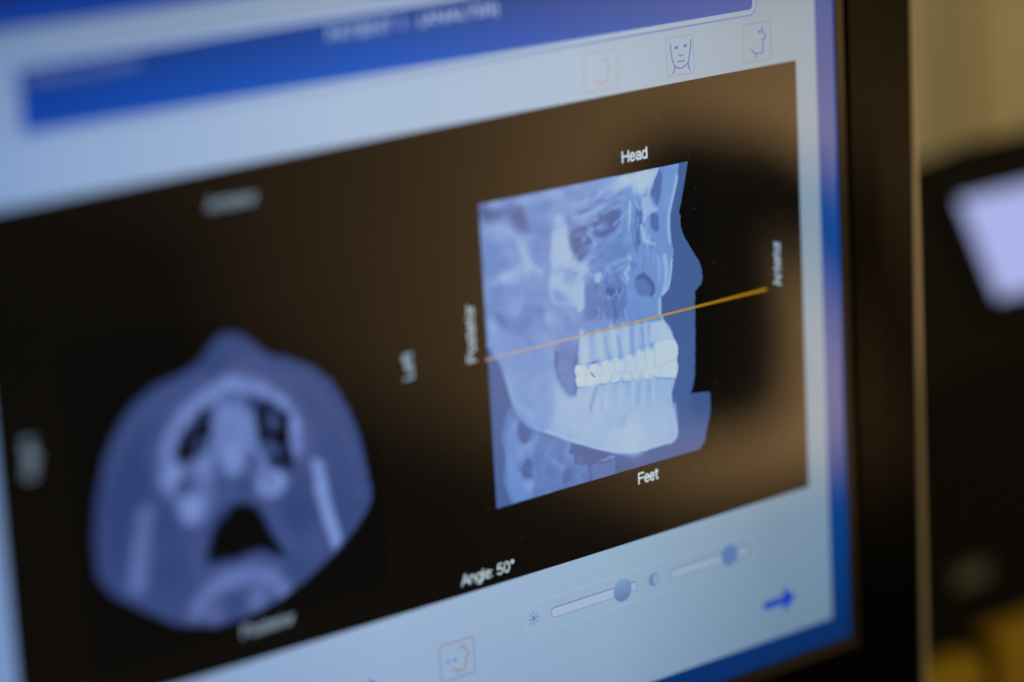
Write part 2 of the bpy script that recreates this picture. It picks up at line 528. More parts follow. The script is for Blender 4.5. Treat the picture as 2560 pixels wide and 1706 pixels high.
SKULL_OPS=[
('p',[(161.1,75.1),(161.7,67.5),(167.4,73.0),(216.5,73.2),(237.6,73.4),(243.5,73.3),(242.4,77.5),(241.4,80.9),(240.2,85.0),(239.3,87.4),(239.9,88.6),(239.6,91.0),(240.1,92.9),(241.1,95.2),(243.7,99.3),(246.2,103.0),(247.2,105.8),(247.4,108.0),(246.8,109.9),(245.3,110.9),(244.3,111.6),(244.0,115.7),(243.8,121.2),(243.5,127.3),(243.2,131.5),(242.9,136.1),(242.1,139.4),(241.0,141.7),(245.0,142.2),(248.5,142.8),(248.6,146.6),(248.1,149.9),(246.7,153.6),(245.8,157.0),(244.1,158.8),(242.8,159.8),(237.8,159.9),(220.4,159.6),(167.9,159.2),(167.6,162.5),(158.9,160.4)],0.31,1,0.12,0),
('p',[(236.8,125.6),(240.6,126.4),(239.9,140.0),(236.0,150.8),(233.8,152.6),(232.2,138.4)],0.36,0.6,1.6,0),
('p',[(241.0,141.7),(248.8,142.9),(248.5,150.0),(243.5,150.1),(240.7,146.0)],0.27,0.8,1,0),
('p',[(161.3,73.0),(167.4,73.0),(204.8,72.9),(221.9,72.8),(232.6,73.2),(240.0,73.3),(239.8,75.0),(239.1,79.1),(237.3,83.3),(236.1,87.0),(235.8,90.8),(235.9,94.7),(236.7,97.7),(236.7,99.7),(236.3,99.8),(235.8,103.6),(235.0,107.3),(234.4,109.2),(232.3,110.5),(231.2,111.5),(231.0,116.0),(231.9,117.7),(234.0,120.1),(235.2,122.3),(227.2,123.7),(212.6,124.8),(199.9,124.0),(199.0,121.3),(199.8,117.1),(198.7,120.6),(191.6,119.1),(190.6,117.1),(183.6,118.6),(170.2,115.9),(168.9,112.7),(167.2,114.2),(159.8,92.6)],0.6,1,0.25,0),
('p',[(167.1,103.3),(168.8,104.5),(172.7,108.9),(178.0,112.6),(184.8,113.1),(186.9,108.9),(188.6,107.1),(192.1,107.2),(192.2,111.8),(191.3,115.3),(191.3,119.1),(190.9,122.7),(192.0,127.1),(194.1,130.7),(195.3,132.5),(197.9,133.2),(198.6,131.3),(206.5,131.8),(219.6,133.5),(229.5,134.6),(235.6,135.7),(234.3,138.8),(233.3,140.5),(233.2,142.8),(233.9,145.7),(234.6,149.3),(235.2,152.4),(234.6,154.4),(235.4,152.4),(234.8,154.1),(232.9,155.0),(227.8,154.8),(222.6,155.0),(217.6,154.6),(213.4,153.6),(207.8,151.6),(202.9,149.8),(204.0,150.3),(199.9,148.3),(194.9,146.0),(190.8,144.1),(187.5,142.2),(183.2,140.4),(180.6,138.8),(178.8,137.4),(176.5,135.3),(175.2,131.3),(174.5,128.8),(173.4,124.5),(172.5,121.6),(171.4,118.6),(169.6,115.7),(168.4,113.3),(166.5,112.1)],0.635,1,0.25,0),
('p',[(190.0,124.9),(194.3,131.1),(198.8,133.6),(222.5,136.0),(221.2,157.5),(200.3,147.0),(188.9,141.7),(190.5,135.5)],0.77,0.85,2.6,0),
('p',[(213.2,144.7),(232.4,141.0),(234.1,147.3),(234.3,153.4),(222.7,154.4),(213.4,152.9),(205.4,150.1)],0.87,0.6,2.4,0),
('l',[(234.6,143.4),(235.0,149.5),(235.1,152.8),(233.4,154.4),(227.8,154.3),(220.1,154.2),(213.4,153.1),(206.6,150.9),(204.1,149.8),(194.9,145.5),(186.4,141.1)],0.84,0.6,0.5,1),
('l',[(173.4,122.3),(174.8,127.6),(175.9,130.9),(179.4,133.1),(182.4,136.5)],0.7,0.6,0.5,1.2),
('p',[(167.7,117.0),(170.8,117.6),(172.6,123.4),(173.1,125.6),(172.1,127.0),(174.7,129.5),(174.1,130.7),(172.1,133.4),(170.4,138.5),(171.1,142.0),(171.2,143.1),(171.6,146.0),(170.7,149.5),(170.3,151.8),(171.2,155.1),(172.4,158.2),(172.7,159.8),(167.3,159.2),(166.7,131.1)],0.42,1,0.35,0),
('p',[(174.7,130.8),(176.6,134.0),(180.0,137.9),(182.1,139.8),(184.3,141.0),(190.7,143.6),(195.1,146.6),(195.3,146.3),(196.0,147.6),(194.2,149.1),(196.5,150.0),(196.3,153.1),(200.9,154.2),(201.6,159.1),(187.5,159.2),(172.7,159.8),(172.4,158.2),(171.2,155.1),(170.3,151.8),(170.7,149.5),(171.6,146.0),(171.2,143.1),(170.3,139.2),(171.2,136.7),(172.8,132.5)],0.53,1,0.35,0),
('p',[(173.8,134.9),(177.1,135.6),(176.0,139.6),(177.5,143.1),(182.9,145.0),(181.4,146.9),(178.1,147.6),(176.6,149.9),(177.7,153.5),(180.8,155.5),(180.5,159.2),(174.1,159.0),(171.8,153.4),(172.0,147.0),(171.9,139.6)],0.62,0.7,0.8,0),
('p',[(195.3,147.1),(199.9,148.8),(204.0,150.6),(209.1,152.7),(208.9,153.4),(204.8,152.8),(202.9,153.5),(201.6,154.5),(196.5,153.3),(196.4,149.8),(194.9,149.2)],0.36,1,0.6,0),
('b',[(193.1,155.6)],0.38,0.5,0.5,2),
('p',[(195.5,152.7),(201.1,154.0),(201.2,159.0),(194.1,158.8)],0.47,0.7,0.5,0),
('p',[(201.9,154.9),(205.4,153.5),(210.6,153.7),(211.3,155.2),(211.3,159.6),(202.1,159.7)],0.5,1,0.3,0),
('l',[(206.3,154.4),(209.7,153.7),(211.0,154.2)],0.62,1,0.25,0.5),
('l',[(205.3,154.6),(209.6,155.0)],0.42,1,0.25,0.5),
('p',[(176.6,137.1),(177.8,136.5),(179.3,138.3),(181.7,139.8),(180.7,141.7),(179.1,143.0),(177.4,141.9),(176.5,139.5)],0.4,1,0.35,0),
('p',[(178.8,147.6),(180.2,147.5),(180.7,149.9),(181.0,152.4),(181.3,153.4),(179.2,153.7),(177.8,152.4),(176.9,150.0)],0.39,1,0.35,0),
('b',[(179.5,154.8)],0.72,0.5,0.7,2),
('l',[(178.4,144.0),(181.6,143.6),(183.1,142.1)],0.69,0.6,0.6,1),
('l',[(184.9,146.6),(185.7,151.1),(186.9,154.1)],0.5,0.5,0.6,1),
('l',[(188.1,149.9),(192.1,153.1),(190.9,157.0)],0.66,0.5,0.6,1),
('p',[(167.5,73.8),(176.3,74.4),(182.4,75.6),(183.3,79.0),(184.6,82.8),(184.5,84.4),(182.3,84.1),(179.1,81.3),(176.4,78.5),(170.4,78.5),(167.9,76.7)],0.3,1,0.9,0),
('p',[(169.0,77.2),(178.2,78.8),(180.2,81.5),(171.4,79.9)],0.48,0.8,1,0),
('b',[(175.7,82.4)],0.66,0.7,1.4,4),
('p',[(184.8,73.7),(187.5,73.6),(190.4,74.1),(189.6,75.4),(186.3,74.8)],0.44,0.8,0.6,0),
('b',[(193.8,74.7)],0.7,0.5,0.8,2.5),
('l',[(181.3,85.2),(182.0,88.0),(182.9,91.2),(183.9,93.0),(174.8,94.5)],0.74,0.6,1,3),
('b',[(170.8,89.3)],0.54,0.8,1.5,5),
('p',[(173.7,94.1),(177.2,92.1),(183.9,92.6),(183.2,96.6),(176.9,96.5),(174.7,96.5)],0.7,0.7,1.2,0),
('p',[(194.8,80.0),(197.8,80.0),(197.8,83.6),(197.5,86.3),(198.4,91.0),(199.8,94.3),(191.4,92.8),(192.3,86.3),(193.5,82.9)],0.78,0.95,0.6,0),
('p',[(191.8,91.3),(199.9,93.2),(200.9,95.4),(205.7,96.6),(204.7,98.6),(203.2,102.9),(202.7,108.3),(201.0,109.3),(199.4,107.7),(192.2,105.9),(190.7,103.3),(190.2,100.5),(191.3,95.2)],0.76,0.85,0.7,0),
('b',[(197.9,98.8)],0.6,0.7,0.9,2.6),
('l',[(202.6,101.3),(202.1,105.5),(202.5,107.9),(200.8,108.9)],0.86,0.8,0.3,0.9),
('p',[(183.9,93.9),(189.4,95.8),(188.1,98.6),(184.7,97.6)],0.62,0.6,0.5,0),
('p',[(170.9,103.1),(173.6,105.1),(178.4,107.3),(181.7,102.5),(183.9,103.3),(188.3,105.6),(186.9,108.9),(182.8,109.9),(179.2,112.0),(174.9,109.8),(171.7,106.9)],0.53,0.8,0.8,0),
('l',[(171.5,104.1),(173.9,107.8)],0.47,0.7,0.6,1.6),
('l',[(181.8,101.4),(182.5,103.4),(180.3,106.2)],0.47,0.5,0.6,1.4),
('l',[(189.7,107.7),(188.8,111.1),(188.1,114.7)],0.72,0.6,0.6,1.2),
('l',[(169.2,105.5),(170.0,109.2),(170.2,112.0)],0.68,0.7,0.8,2),
('p',[(199.0,86.1),(201.8,85.2),(204.9,85.3),(205.9,88.3),(207.1,90.6),(204.9,93.0),(202.1,95.0),(199.8,92.5),(198.6,88.4)],0.42,1,0.5,0),
('l',[(200.3,87.7),(203.0,87.1),(203.8,89.3)],0.62,0.6,0.5,1.2),
('p',[(206.7,85.7),(209.5,83.3),(213.2,82.6),(217.3,82.9),(217.6,85.8),(214.6,88.8),(210.9,89.9),(208.3,89.4),(207.0,87.5)],0.44,1,0.6,0),
('p',[(208.0,86.2),(210.8,85.3),(213.0,85.3),(211.5,87.5),(208.8,88.1)],0.55,0.7,0.6,0),
('l',[(204.8,87.4),(206.5,89.1),(207.9,91.8)],0.7,0.9,0.3,0.8),
('l',[(200.2,83.1),(206.0,82.0),(213.3,80.5),(218.8,79.7)],0.7,0.8,0.6,1.8),
('l',[(202.1,81.4),(207.0,80.6),(211.1,79.2)],0.46,0.9,0.5,1.4),
('l',[(200.0,78.9),(205.4,78.5),(210.8,76.9),(216.3,75.4)],0.72,0.7,0.5,1.4),
('l',[(211.5,80.2),(216.1,78.9),(220.3,77.8)],0.5,0.7,0.5,1.2),
('l',[(206.3,85.6),(210.0,83.1),(216.0,80.6)],0.46,0.7,0.6,1.4),
('p',[(218.5,73.5),(227.4,73.0),(232.0,73.7),(230.9,76.7),(228.9,79.6),(225.2,79.8),(222.5,78.9),(222.4,76.4),(214.0,77.4),(215.4,75.9)],0.86,1,1.1,0),
('p',[(218.5,77.2),(222.2,76.7),(222.3,78.8),(218.8,79.7)],0.62,0.8,0.5,0),
('p',[(199.5,73.3),(207.9,73.8),(217.4,73.3),(214.5,75.4),(205.5,77.1),(200.1,78.2)],0.62,0.5,0.5,0),
('l',[(231.8,74.0),(230.1,78.4),(228.4,79.9)],0.84,0.9,0.4,1.1),
('p',[(232.7,73.6),(233.7,76.0),(232.6,81.5),(231.2,84.4),(229.8,83.0),(228.8,80.1),(230.7,76.4)],0.48,1,0.3,0),
('p',[(235.3,73.5),(239.9,73.7),(239.1,79.1),(237.3,83.3),(236.1,87.0),(233.4,85.5),(233.2,79.7)],0.62,0.9,0.4,0),
('l',[(239.2,76.9),(237.4,82.3),(235.6,86.9),(235.2,90.7),(235.4,95.6)],0.75,0.8,0.4,1.1),
('p',[(225.2,80.7),(228.4,80.8),(229.7,84.1),(231.9,85.3),(227.6,86.5),(225.4,89.2),(225.2,84.1)],0.76,0.8,0.5,0),
('p',[(228.6,86.4),(229.6,86.0),(231.6,87.1),(231.6,91.6),(229.8,91.7),(228.4,89.5)],0.46,0.9,0.3,0),
('p',[(223.3,83.4),(225.4,85.1),(225.2,88.0),(224.5,88.8),(224.9,93.7),(225.3,94.9),(222.6,94.2),(222.7,89.4)],0.46,0.85,0.4,0),
('l',[(224.9,89.1),(225.5,91.5),(226.4,93.6),(229.4,95.1)],0.78,0.8,0.3,1),
('l',[(221.2,81.5),(220.9,85.3),(220.2,89.0)],0.78,0.7,0.3,0.9),
('l',[(220.2,96.9),(219.8,99.7),(218.2,101.9),(218.9,103.3)],0.8,0.7,0.4,1.1),
('l',[(233.2,99.2),(233.7,103.2),(233.2,107.0),(232.1,109.5)],0.76,0.7,0.5,1.3),
('l',[(230.7,98.7),(230.9,103.6),(230.7,106.9)],0.68,0.6,0.4,1),
('p',[(203.1,99.5),(208.1,98.5),(216.5,101.0),(218.4,106.2),(218.0,112.9),(213.3,113.9),(202.3,112.3)],0.52,0.9,0.8,0),
('p',[(210.4,104.1),(212.6,104.7),(215.0,105.7),(216.5,106.2),(214.4,107.3),(212.4,107.9),(211.0,106.5)],0.38,1,0.45,0),
('l',[(213.4,107.9),(213.5,110.2),(214.1,113.1)],0.4,0.5,0.4,0.9),
('l',[(215.0,106.1),(212.9,107.8),(210.7,106.8)],0.64,0.8,0.3,0.7),
('l',[(203.9,98.7),(206.8,100.1),(210.2,104.2)],0.68,0.6,0.5,1.2),
('b',[(208.3,101.0)],0.78,0.8,0.4,1.6),
('b',[(211.9,99.6)],0.72,0.6,0.5,1.4),
('p',[(221.6,103.3),(224.6,102.9),(226.6,104.4),(228.9,107.6),(227.8,109.7),(224.7,109.7),(222.3,108.1),(221.5,105.8)],0.5,0.85,0.5,0),
('l',[(223.1,103.7),(224.9,103.3),(226.5,104.8),(228.2,106.8),(228.7,108.5),(227.5,109.8)],0.4,0.9,0.35,1.3),
('l',[(227.5,110.2),(229.5,110.2),(229.1,107.8)],0.62,0.6,0.4,1),
('p',[(218.5,108.9),(229.7,111.8),(230.7,115.9),(224.4,115.9),(218.2,113.9)],0.6,0.6,0.5,0),
('l',[(230.5,111.2),(230.2,115.6)],0.72,0.7,0.4,1),
('l',[(205.6,98.5),(207.3,97.8),(208.4,96.8)],0.46,0.427226,0.35,0.382106),
('l',[(212.4,75.2),(213.8,75.1),(214.8,74.5)],0.78,0.281348,0.35,0.415339),
('l',[(207.4,74.1),(208.7,73.6),(209.6,73.0)],0.74,0.284009,0.35,0.735601),
('l',[(224.5,86.6),(224.2,87.6),(224.1,87.9)],0.46,0.424153,0.35,0.503063),
('l',[(218.6,99.3),(219.7,98.6),(220.3,98.9)],0.46,0.495637,0.35,0.62383),
('l',[(203.4,95.4),(205.2,94.7),(206.4,94.5)],0.74,0.557327,0.35,0.471392),
('l',[(203.2,92.8),(204.8,92.2),(205.9,91.1)],0.7,0.426267,0.35,0.87),
('l',[(206.1,77.3),(207.7,77.2),(208.9,76.5)],0.46,0.569573,0.35,0.784873),
('l',[(216.3,84.1),(217.7,84.0),(218.7,84.0)],0.5,0.381924,0.35,0.460105),
('l',[(224.4,100.1),(224.7,101.8),(224.9,102.3)],0.5,0.258972,0.35,0.859526),
('l',[(229.8,81.5),(230.4,83.2),(230.8,84.9)],0.74,0.402463,0.35,0.50509),
('l',[(206.7,84.2),(208.1,83.9),(209.1,83.4)],0.78,0.261912,0.35,0.341985),
('l',[(219.3,95.7),(219.2,96.3),(219.2,97.2)],0.78,0.461555,0.35,0.592944),
('l',[(204.6,97.0),(206.4,96.1),(207.6,95.8)],0.46,0.587737,0.35,0.746251),
('l',[(199.1,94.0),(201.1,93.3),(202.5,92.2)],0.46,0.532978,0.35,0.829743),
('l',[(224.9,81.0),(225.1,82.5),(225.2,83.3)],0.46,0.424023,0.35,0.350013),
('l',[(214.4,78.8),(215.9,78.1),(216.9,77.2)],0.74,0.430069,0.35,0.688749),
('l',[(201.6,96.9),(203.9,96.0),(205.4,95.9)],0.74,0.406177,0.35,0.435312),
('l',[(202.5,91.7),(204.4,91.7),(205.7,91.2)],0.46,0.434758,0.35,0.693127),
('l',[(229.1,97.1),(228.9,98.8),(228.7,100.4)],0.78,0.434009,0.35,0.420406),
('l',[(221.9,93.1),(222.6,95.3),(223.1,95.9)],0.46,0.593606,0.35,0.745974),
('l',[(206.6,81.2),(209.2,80.8),(210.9,80.0)],0.7,0.36229,0.35,0.784068),
('l',[(208.1,95.5),(210.4,94.5),(211.9,94.0)],0.46,0.585504,0.35,0.417445),
('l',[(225.6,84.8),(225.9,86.8),(226.1,87.7)],0.78,0.537323,0.35,0.861629),
('l',[(218.1,84.9),(219.7,83.9),(220.8,84.0)],0.78,0.307207,0.35,0.604392),
('l',[(214.0,97.5),(216.5,97.3),(218.2,97.6)],0.78,0.352076,0.35,0.7976),
('l',[(224.0,89.7),(224.4,91.6),(224.6,93.3)],0.74,0.336806,0.35,0.446723),
('l',[(214.9,86.8),(216.9,85.7),(218.2,85.2)],0.78,0.523268,0.35,0.797835),
('l',[(223.9,86.6),(223.5,88.8),(223.3,89.7)],0.74,0.297882,0.35,0.852271),
('l',[(217.8,93.4),(219.1,92.1),(219.9,92.0)],0.7,0.46248,0.35,0.855189),
('l',[(225.7,93.9),(225.8,94.8),(225.8,95.1)],0.46,0.378187,0.35,0.815441),
('l',[(224.3,98.0),(223.9,99.8),(223.7,100.6)],0.7,0.588524,0.35,0.433398),
('l',[(200.9,96.0),(203.0,95.7),(204.3,95.9)],0.74,0.386252,0.35,0.395843),
('l',[(212.1,94.9),(213.1,94.2),(213.7,94.0)],0.7,0.319625,0.35,0.855018),
('l',[(229.1,78.7),(228.8,79.4),(228.6,80.1)],0.5,0.558665,0.35,0.635687),
('l',[(222.0,88.6),(221.8,90.4),(221.6,92.3)],0.5,0.364394,0.35,0.858747),
('l',[(212.4,78.8),(213.3,78.8),(213.9,78.6)],0.74,0.395192,0.35,0.651336),
('l',[(228.0,92.3),(227.2,94.3),(226.6,95.7)],0.78,0.378291,0.35,0.890019),
('l',[(225.2,90.5),(225.5,92.7),(225.6,93.6)],0.74,0.346907,0.35,0.799813),
('l',[(218.8,88.8),(220.7,88.5),(221.9,88.5)],0.5,0.297175,0.35,0.641112),
('l',[(214.4,87.2),(215.1,86.7),(215.5,86.7)],0.7,0.38128,0.35,0.603963),
('l',[(199.6,98.2),(200.4,98.6),(200.9,98.1)],0.5,0.518734,0.35,0.569349),
('l',[(225.1,91.5),(224.9,93.1),(224.7,94.9)],0.7,0.460436,0.35,0.899446),
('l',[(218.7,101.5),(221.1,100.3),(222.7,100.0)],0.46,0.332518,0.35,0.585996),
('l',[(210.8,83.2),(212.9,82.6),(214.3,81.8)],0.7,0.507077,0.35,0.745607),
('l',[(227.7,94.5),(227.5,95.3),(227.4,95.7)],0.5,0.416599,0.35,0.605955),
('l',[(205.4,76.9),(206.0,76.6),(206.5,76.3)],0.74,0.34128,0.35,0.744861),
('l',[(225.5,84.2),(225.0,85.7),(224.7,86.3)],0.46,0.369359,0.35,0.599546),
('l',[(216.7,94.5),(218.4,93.9),(219.6,93.4)],0.74,0.321119,0.35,0.51704),
('l',[(215.2,90.4),(217.0,90.5),(218.3,90.1)],0.46,0.515681,0.35,0.353095),
('l',[(205.9,90.0),(208.0,88.4),(209.4,88.2)],0.5,0.405086,0.35,0.87365),
('l',[(225.1,84.9),(225.3,85.6),(225.5,85.9)],0.46,0.474209,0.35,0.742563),
('l',[(199.4,93.4),(201.5,92.9),(202.9,91.9)],0.74,0.554329,0.35,0.440708),
('l',[(220.2,89.3),(220.7,91.5),(221.1,93.0)],0.74,0.301717,0.35,0.843454),
('l',[(203.6,91.5),(205.8,91.4),(207.2,91.5)],0.7,0.267444,0.35,0.861721),
('l',[(211.7,91.7),(213.1,91.4),(214.0,91.7)],0.74,0.26932,0.35,0.489047),
('l',[(225.0,84.7),(225.2,85.5),(225.3,86.5)],0.46,0.492444,0.35,0.543629),
('l',[(221.3,80.8),(220.8,82.8),(220.4,83.5)],0.74,0.333609,0.35,0.393538),
('l',[(227.3,88.4),(226.5,90.7),(226.0,91.5)],0.78,0.554251,0.35,0.710304),
('l',[(229.0,93.6),(228.8,94.8),(228.7,95.9)],0.5,0.581089,0.35,0.611254),
('l',[(215.7,99.8),(217.6,98.8),(218.9,98.7)],0.5,0.521019,0.35,0.502669),
('l',[(202.0,81.1),(204.1,80.1),(205.3,80.3)],0.78,0.360254,0.35,0.538637),
('l',[(210.6,82.2),(212.2,80.7),(213.3,80.5)],0.74,0.368307,0.35,0.546773),
('l',[(220.7,98.6),(220.5,99.3),(220.3,99.6)],0.46,0.425164,0.35,0.866823),
('l',[(210.8,86.8),(212.7,86.3),(214.0,86.1)],0.46,0.278482,0.35,0.332759),
('l',[(200.9,78.9),(201.8,78.7),(202.4,78.9)],0.7,0.42053,0.35,0.530809),
('l',[(204.3,85.9),(206.4,85.6),(207.8,85.5)],0.46,0.516866,0.35,0.586504),
('l',[(226.3,91.0),(226.0,93.0),(225.8,94.0)],0.78,0.578908,0.35,0.759485),
('l',[(214.8,97.9),(217.5,97.5),(219.3,97.1)],0.78,0.493914,0.35,0.854029),
('l',[(227.1,96.4),(226.9,98.7),(226.8,100.1)],0.78,0.354303,0.35,0.369325),
('l',[(221.7,99.4),(221.1,100.6),(220.8,101.2)],0.46,0.346368,0.35,0.707114),
('l',[(227.3,91.5),(226.8,93.7),(226.6,94.4)],0.74,0.416941,0.35,0.471014),
('l',[(202.3,74.4),(203.2,73.9),(203.8,74.3)],0.74,0.314495,0.35,0.360778),
('l',[(214.1,89.6),(215.8,89.2),(216.9,89.2)],0.74,0.29176,0.35,0.317763),
('l',[(215.1,89.9),(216.6,90.0),(217.7,89.3)],0.7,0.286851,0.35,0.452805),
('l',[(226.2,87.9),(226.3,89.4),(226.3,91.0)],0.5,0.40681,0.35,0.316643),
('l',[(209.6,87.6),(211.5,87.4),(212.8,87.0)],0.74,0.396286,0.35,0.582063),
('l',[(204.1,75.0),(205.4,74.6),(206.2,73.7)],0.7,0.542641,0.35,0.663942),
('l',[(227.8,82.5),(227.7,84.4),(227.7,85.9)],0.7,0.529491,0.35,0.890881),
('l',[(214.7,89.6),(217.5,89.3),(219.3,89.3)],0.7,0.254514,0.35,0.381819),
('l',[(203.4,76.9),(205.0,76.1),(206.2,75.0)],0.5,0.440232,0.35,0.596638),
('l',[(201.9,91.2),(203.5,91.2),(204.5,91.2)],0.74,0.331927,0.35,0.561373),
('l',[(227.8,78.1),(227.0,79.8),(226.6,80.8)],0.46,0.477519,0.35,0.635834),
('l',[(212.0,93.4),(214.4,93.1),(215.9,93.5)],0.46,0.272752,0.35,0.69028),
('l',[(213.5,99.8),(214.4,99.3),(214.9,99.4)],0.46,0.594363,0.35,0.491363),
('l',[(225.5,86.0),(225.4,87.9),(225.4,88.5)],0.46,0.474432,0.35,0.444732),
('l',[(205.7,79.5),(207.7,77.8),(208.9,77.4)],0.46,0.392746,0.35,0.415124),
('l',[(204.4,80.1),(207.1,80.3),(209.0,80.1)],0.7,0.307345,0.35,0.607385),
('l',[(217.6,101.0),(220.4,101.0),(222.4,100.6)],0.7,0.505697,0.35,0.395865),
('l',[(200.8,73.6),(203.4,73.4),(205.2,72.6)],0.78,0.460256,0.35,0.384435),
('l',[(200.1,90.5),(202.3,90.1),(203.9,90.0)],0.5,0.587355,0.35,0.511943),
('l',[(206.6,99.1),(208.8,98.7),(210.3,98.5)],0.5,0.464772,0.35,0.518261),
('l',[(206.4,87.1),(208.8,86.7),(210.3,86.4)],0.7,0.585303,0.35,0.794957),
('l',[(223.5,76.2),(223.8,77.9),(224.0,79.8)],0.46,0.41341,0.35,0.464051),
('l',[(211.1,97.6),(213.7,98.0),(215.5,97.6)],0.78,0.492234,0.35,0.618323),
('l',[(203.2,89.2),(204.3,88.6),(205.0,88.0)],0.7,0.520753,0.35,0.635348),
('l',[(215.7,99.7),(217.8,99.4),(219.3,98.7)],0.74,0.453803,0.35,0.732947),
('l',[(226.0,89.7),(225.8,90.3),(225.7,90.9)],0.74,0.540674,0.35,0.617966),
('l',[(215.9,90.8),(217.3,90.0),(218.2,89.3)],0.5,0.385991,0.35,0.782223),
('l',[(209.5,80.8),(211.0,80.0),(212.0,79.7)],0.7,0.341461,0.35,0.441771),
('l',[(214.8,76.4),(217.3,75.5),(218.9,75.5)],0.5,0.505786,0.35,0.515197),
('l',[(223.0,81.2),(223.7,82.7),(224.1,84.1)],0.74,0.573004,0.35,0.642354),
('l',[(202.3,90.0),(203.2,90.0),(203.8,89.4)],0.74,0.463458,0.35,0.347457),
('l',[(215.4,81.9),(216.5,81.5),(217.1,81.8)],0.78,0.49903,0.35,0.698594),
('l',[(219.2,84.7),(220.4,84.3),(221.2,83.9)],0.78,0.495219,0.35,0.33639),
('l',[(223.2,76.4),(222.7,77.9),(222.4,78.6)],0.7,0.37592,0.35,0.542381),
('l',[(220.3,84.5),(219.8,85.3),(219.4,86.5)],0.7,0.32867,0.35,0.877399),
('l',[(205.3,87.0),(206.3,86.8),(206.9,85.9)],0.7,0.393133,0.35,0.794654),
('l',[(199.8,83.4),(201.9,83.6),(203.3,83.2)],0.5,0.543272,0.35,0.628117),
('l',[(213.7,90.8),(215.8,90.1),(217.2,88.7)],0.74,0.276195,0.35,0.817461),
('l',[(200.9,79.3),(202.8,77.9),(204.1,77.0)],0.46,0.357625,0.35,0.462455),
('l',[(216.2,81.4),(217.4,80.5),(218.2,80.0)],0.46,0.443395,0.35,0.808321),
('l',[(207.6,84.3),(208.6,84.4),(209.3,84.2)],0.7,0.553364,0.35,0.808145),
('l',[(223.9,86.3),(223.7,87.5),(223.5,88.7)],0.74,0.357667,0.35,0.504719),
('l',[(214.6,74.8),(215.7,73.8),(216.4,73.9)],0.78,0.298255,0.35,0.849597),
('l',[(226.9,79.6),(226.3,80.6),(225.9,81.9)],0.74,0.446303,0.35,0.476426),
('l',[(209.1,86.6),(210.8,86.2),(211.9,86.4)],0.7,0.390882,0.35,0.475628),
('l',[(208.2,92.8),(209.9,91.8),(211.0,91.0)],0.5,0.450493,0.35,0.714844),
('l',[(224.1,99.5),(223.9,100.8),(223.9,101.0)],0.7,0.312733,0.35,0.576078),
('l',[(217.0,93.2),(218.7,92.0),(219.8,91.9)],0.74,0.25068,0.35,0.713228),
('l',[(188.5,77.5),(192.0,76.8),(195.5,77.5)],0.5,0.267865,1,1.95108),
('l',[(184.4,108.5),(188.5,108.6),(192.5,109.3)],0.68,0.375054,1,1.13746),
('l',[(197.7,80.4),(201.0,82.3),(204.2,84.4)],0.72,0.437478,1,1.28584),
('l',[(177.5,84.1),(179.6,84.1),(181.6,85.4)],0.5,0.325287,1,1.46664),
('l',[(167.5,81.5),(169.6,81.5),(171.6,81.7)],0.55,0.497262,1,2.36655),
('l',[(169.8,77.9),(171.7,79.1),(173.5,81.0)],0.68,0.300087,1,1.09181),
('l',[(196.3,110.9),(196.6,113.1),(196.7,116.8)],0.55,0.30199,1,2.73191),
('l',[(199.3,75.5),(202.3,76.3),(205.3,75.4)],0.55,0.487349,1,2.4516),
('l',[(180.0,102.5),(180.2,103.6),(180.2,106.3)],0.68,0.358757,1,1.89524),
('l',[(182.1,84.2),(185.9,85.3),(189.6,87.8)],0.68,0.484559,1,2.00787),
('l',[(167.7,94.4),(169.3,97.4),(170.9,101.0)],0.55,0.422982,1,1.69893),
('l',[(167.1,107.5),(169.2,110.6),(171.3,113.7)],0.55,0.44578,1,1.18235),
('l',[(165.5,102.4),(166.6,103.7),(167.7,106.0)],0.5,0.281565,1,1.33386),
('l',[(177.7,77.8),(178.9,78.8),(180.0,81.4)],0.55,0.475048,1,1.76795),
('l',[(176.1,79.3),(178.0,79.9),(179.8,81.7)],0.55,0.424543,1,2.64855),
('l',[(189.0,110.5),(190.8,111.5),(192.7,112.2)],0.72,0.330167,1,3.13496),
('l',[(196.3,80.7),(198.7,83.3),(201.1,86.2)],0.5,0.425967,1,2.63285),
('l',[(170.6,97.4),(172.3,98.2),(174.1,97.4)],0.5,0.481794,1,2.26341),
('l',[(192.3,102.5),(195.2,105.3),(198.2,107.2)],0.55,0.416199,1,1.62551),
('l',[(167.4,93.8),(167.4,97.0),(167.3,100.5)],0.68,0.491933,1,2.06525),
('l',[(175.7,73.7),(177.7,76.0),(179.7,77.0)],0.68,0.350607,1,2.96683),
('l',[(183.3,74.7),(186.9,73.9),(190.5,73.9)],0.72,0.380802,1,1.88128),
('l',[(181.1,101.5),(185.2,101.8),(189.4,101.7)],0.5,0.266608,1,1.63666),
('l',[(192.0,95.6),(193.4,96.6),(194.9,96.0)],0.55,0.402192,1,1.52514),
('l',[(179.9,110.8),(183.2,111.6),(186.4,113.4)],0.72,0.475646,1,1.1436),
('l',[(175.2,98.5),(178.2,99.6),(181.3,99.4)],0.5,0.316711,1,1.48495),
('l',[(191.7,79.2),(193.1,81.4),(194.4,84.9)],0.72,0.491842,1,1.95491),
('l',[(187.2,83.2),(189.1,84.8),(191.0,86.2)],0.55,0.462186,1,1.33307),
('l',[(177.8,71.6),(179.1,71.3),(180.4,72.4)],0.72,0.466201,1,2.0501),
('l',[(172.5,88.2),(175.4,87.4),(178.1,88.3)],0.72,0.28882,1,2.55414),
('l',[(169.6,82.2),(170.8,84.4),(171.9,88.3)],0.5,0.321823,1,2.23167),
('l',[(180.5,101.4),(182.9,102.9),(185.4,103.7)],0.68,0.368254,1,1.46947),
('l',[(186.8,92.4),(187.0,93.9),(187.2,94.5)],0.55,0.40415,1,1.56912),
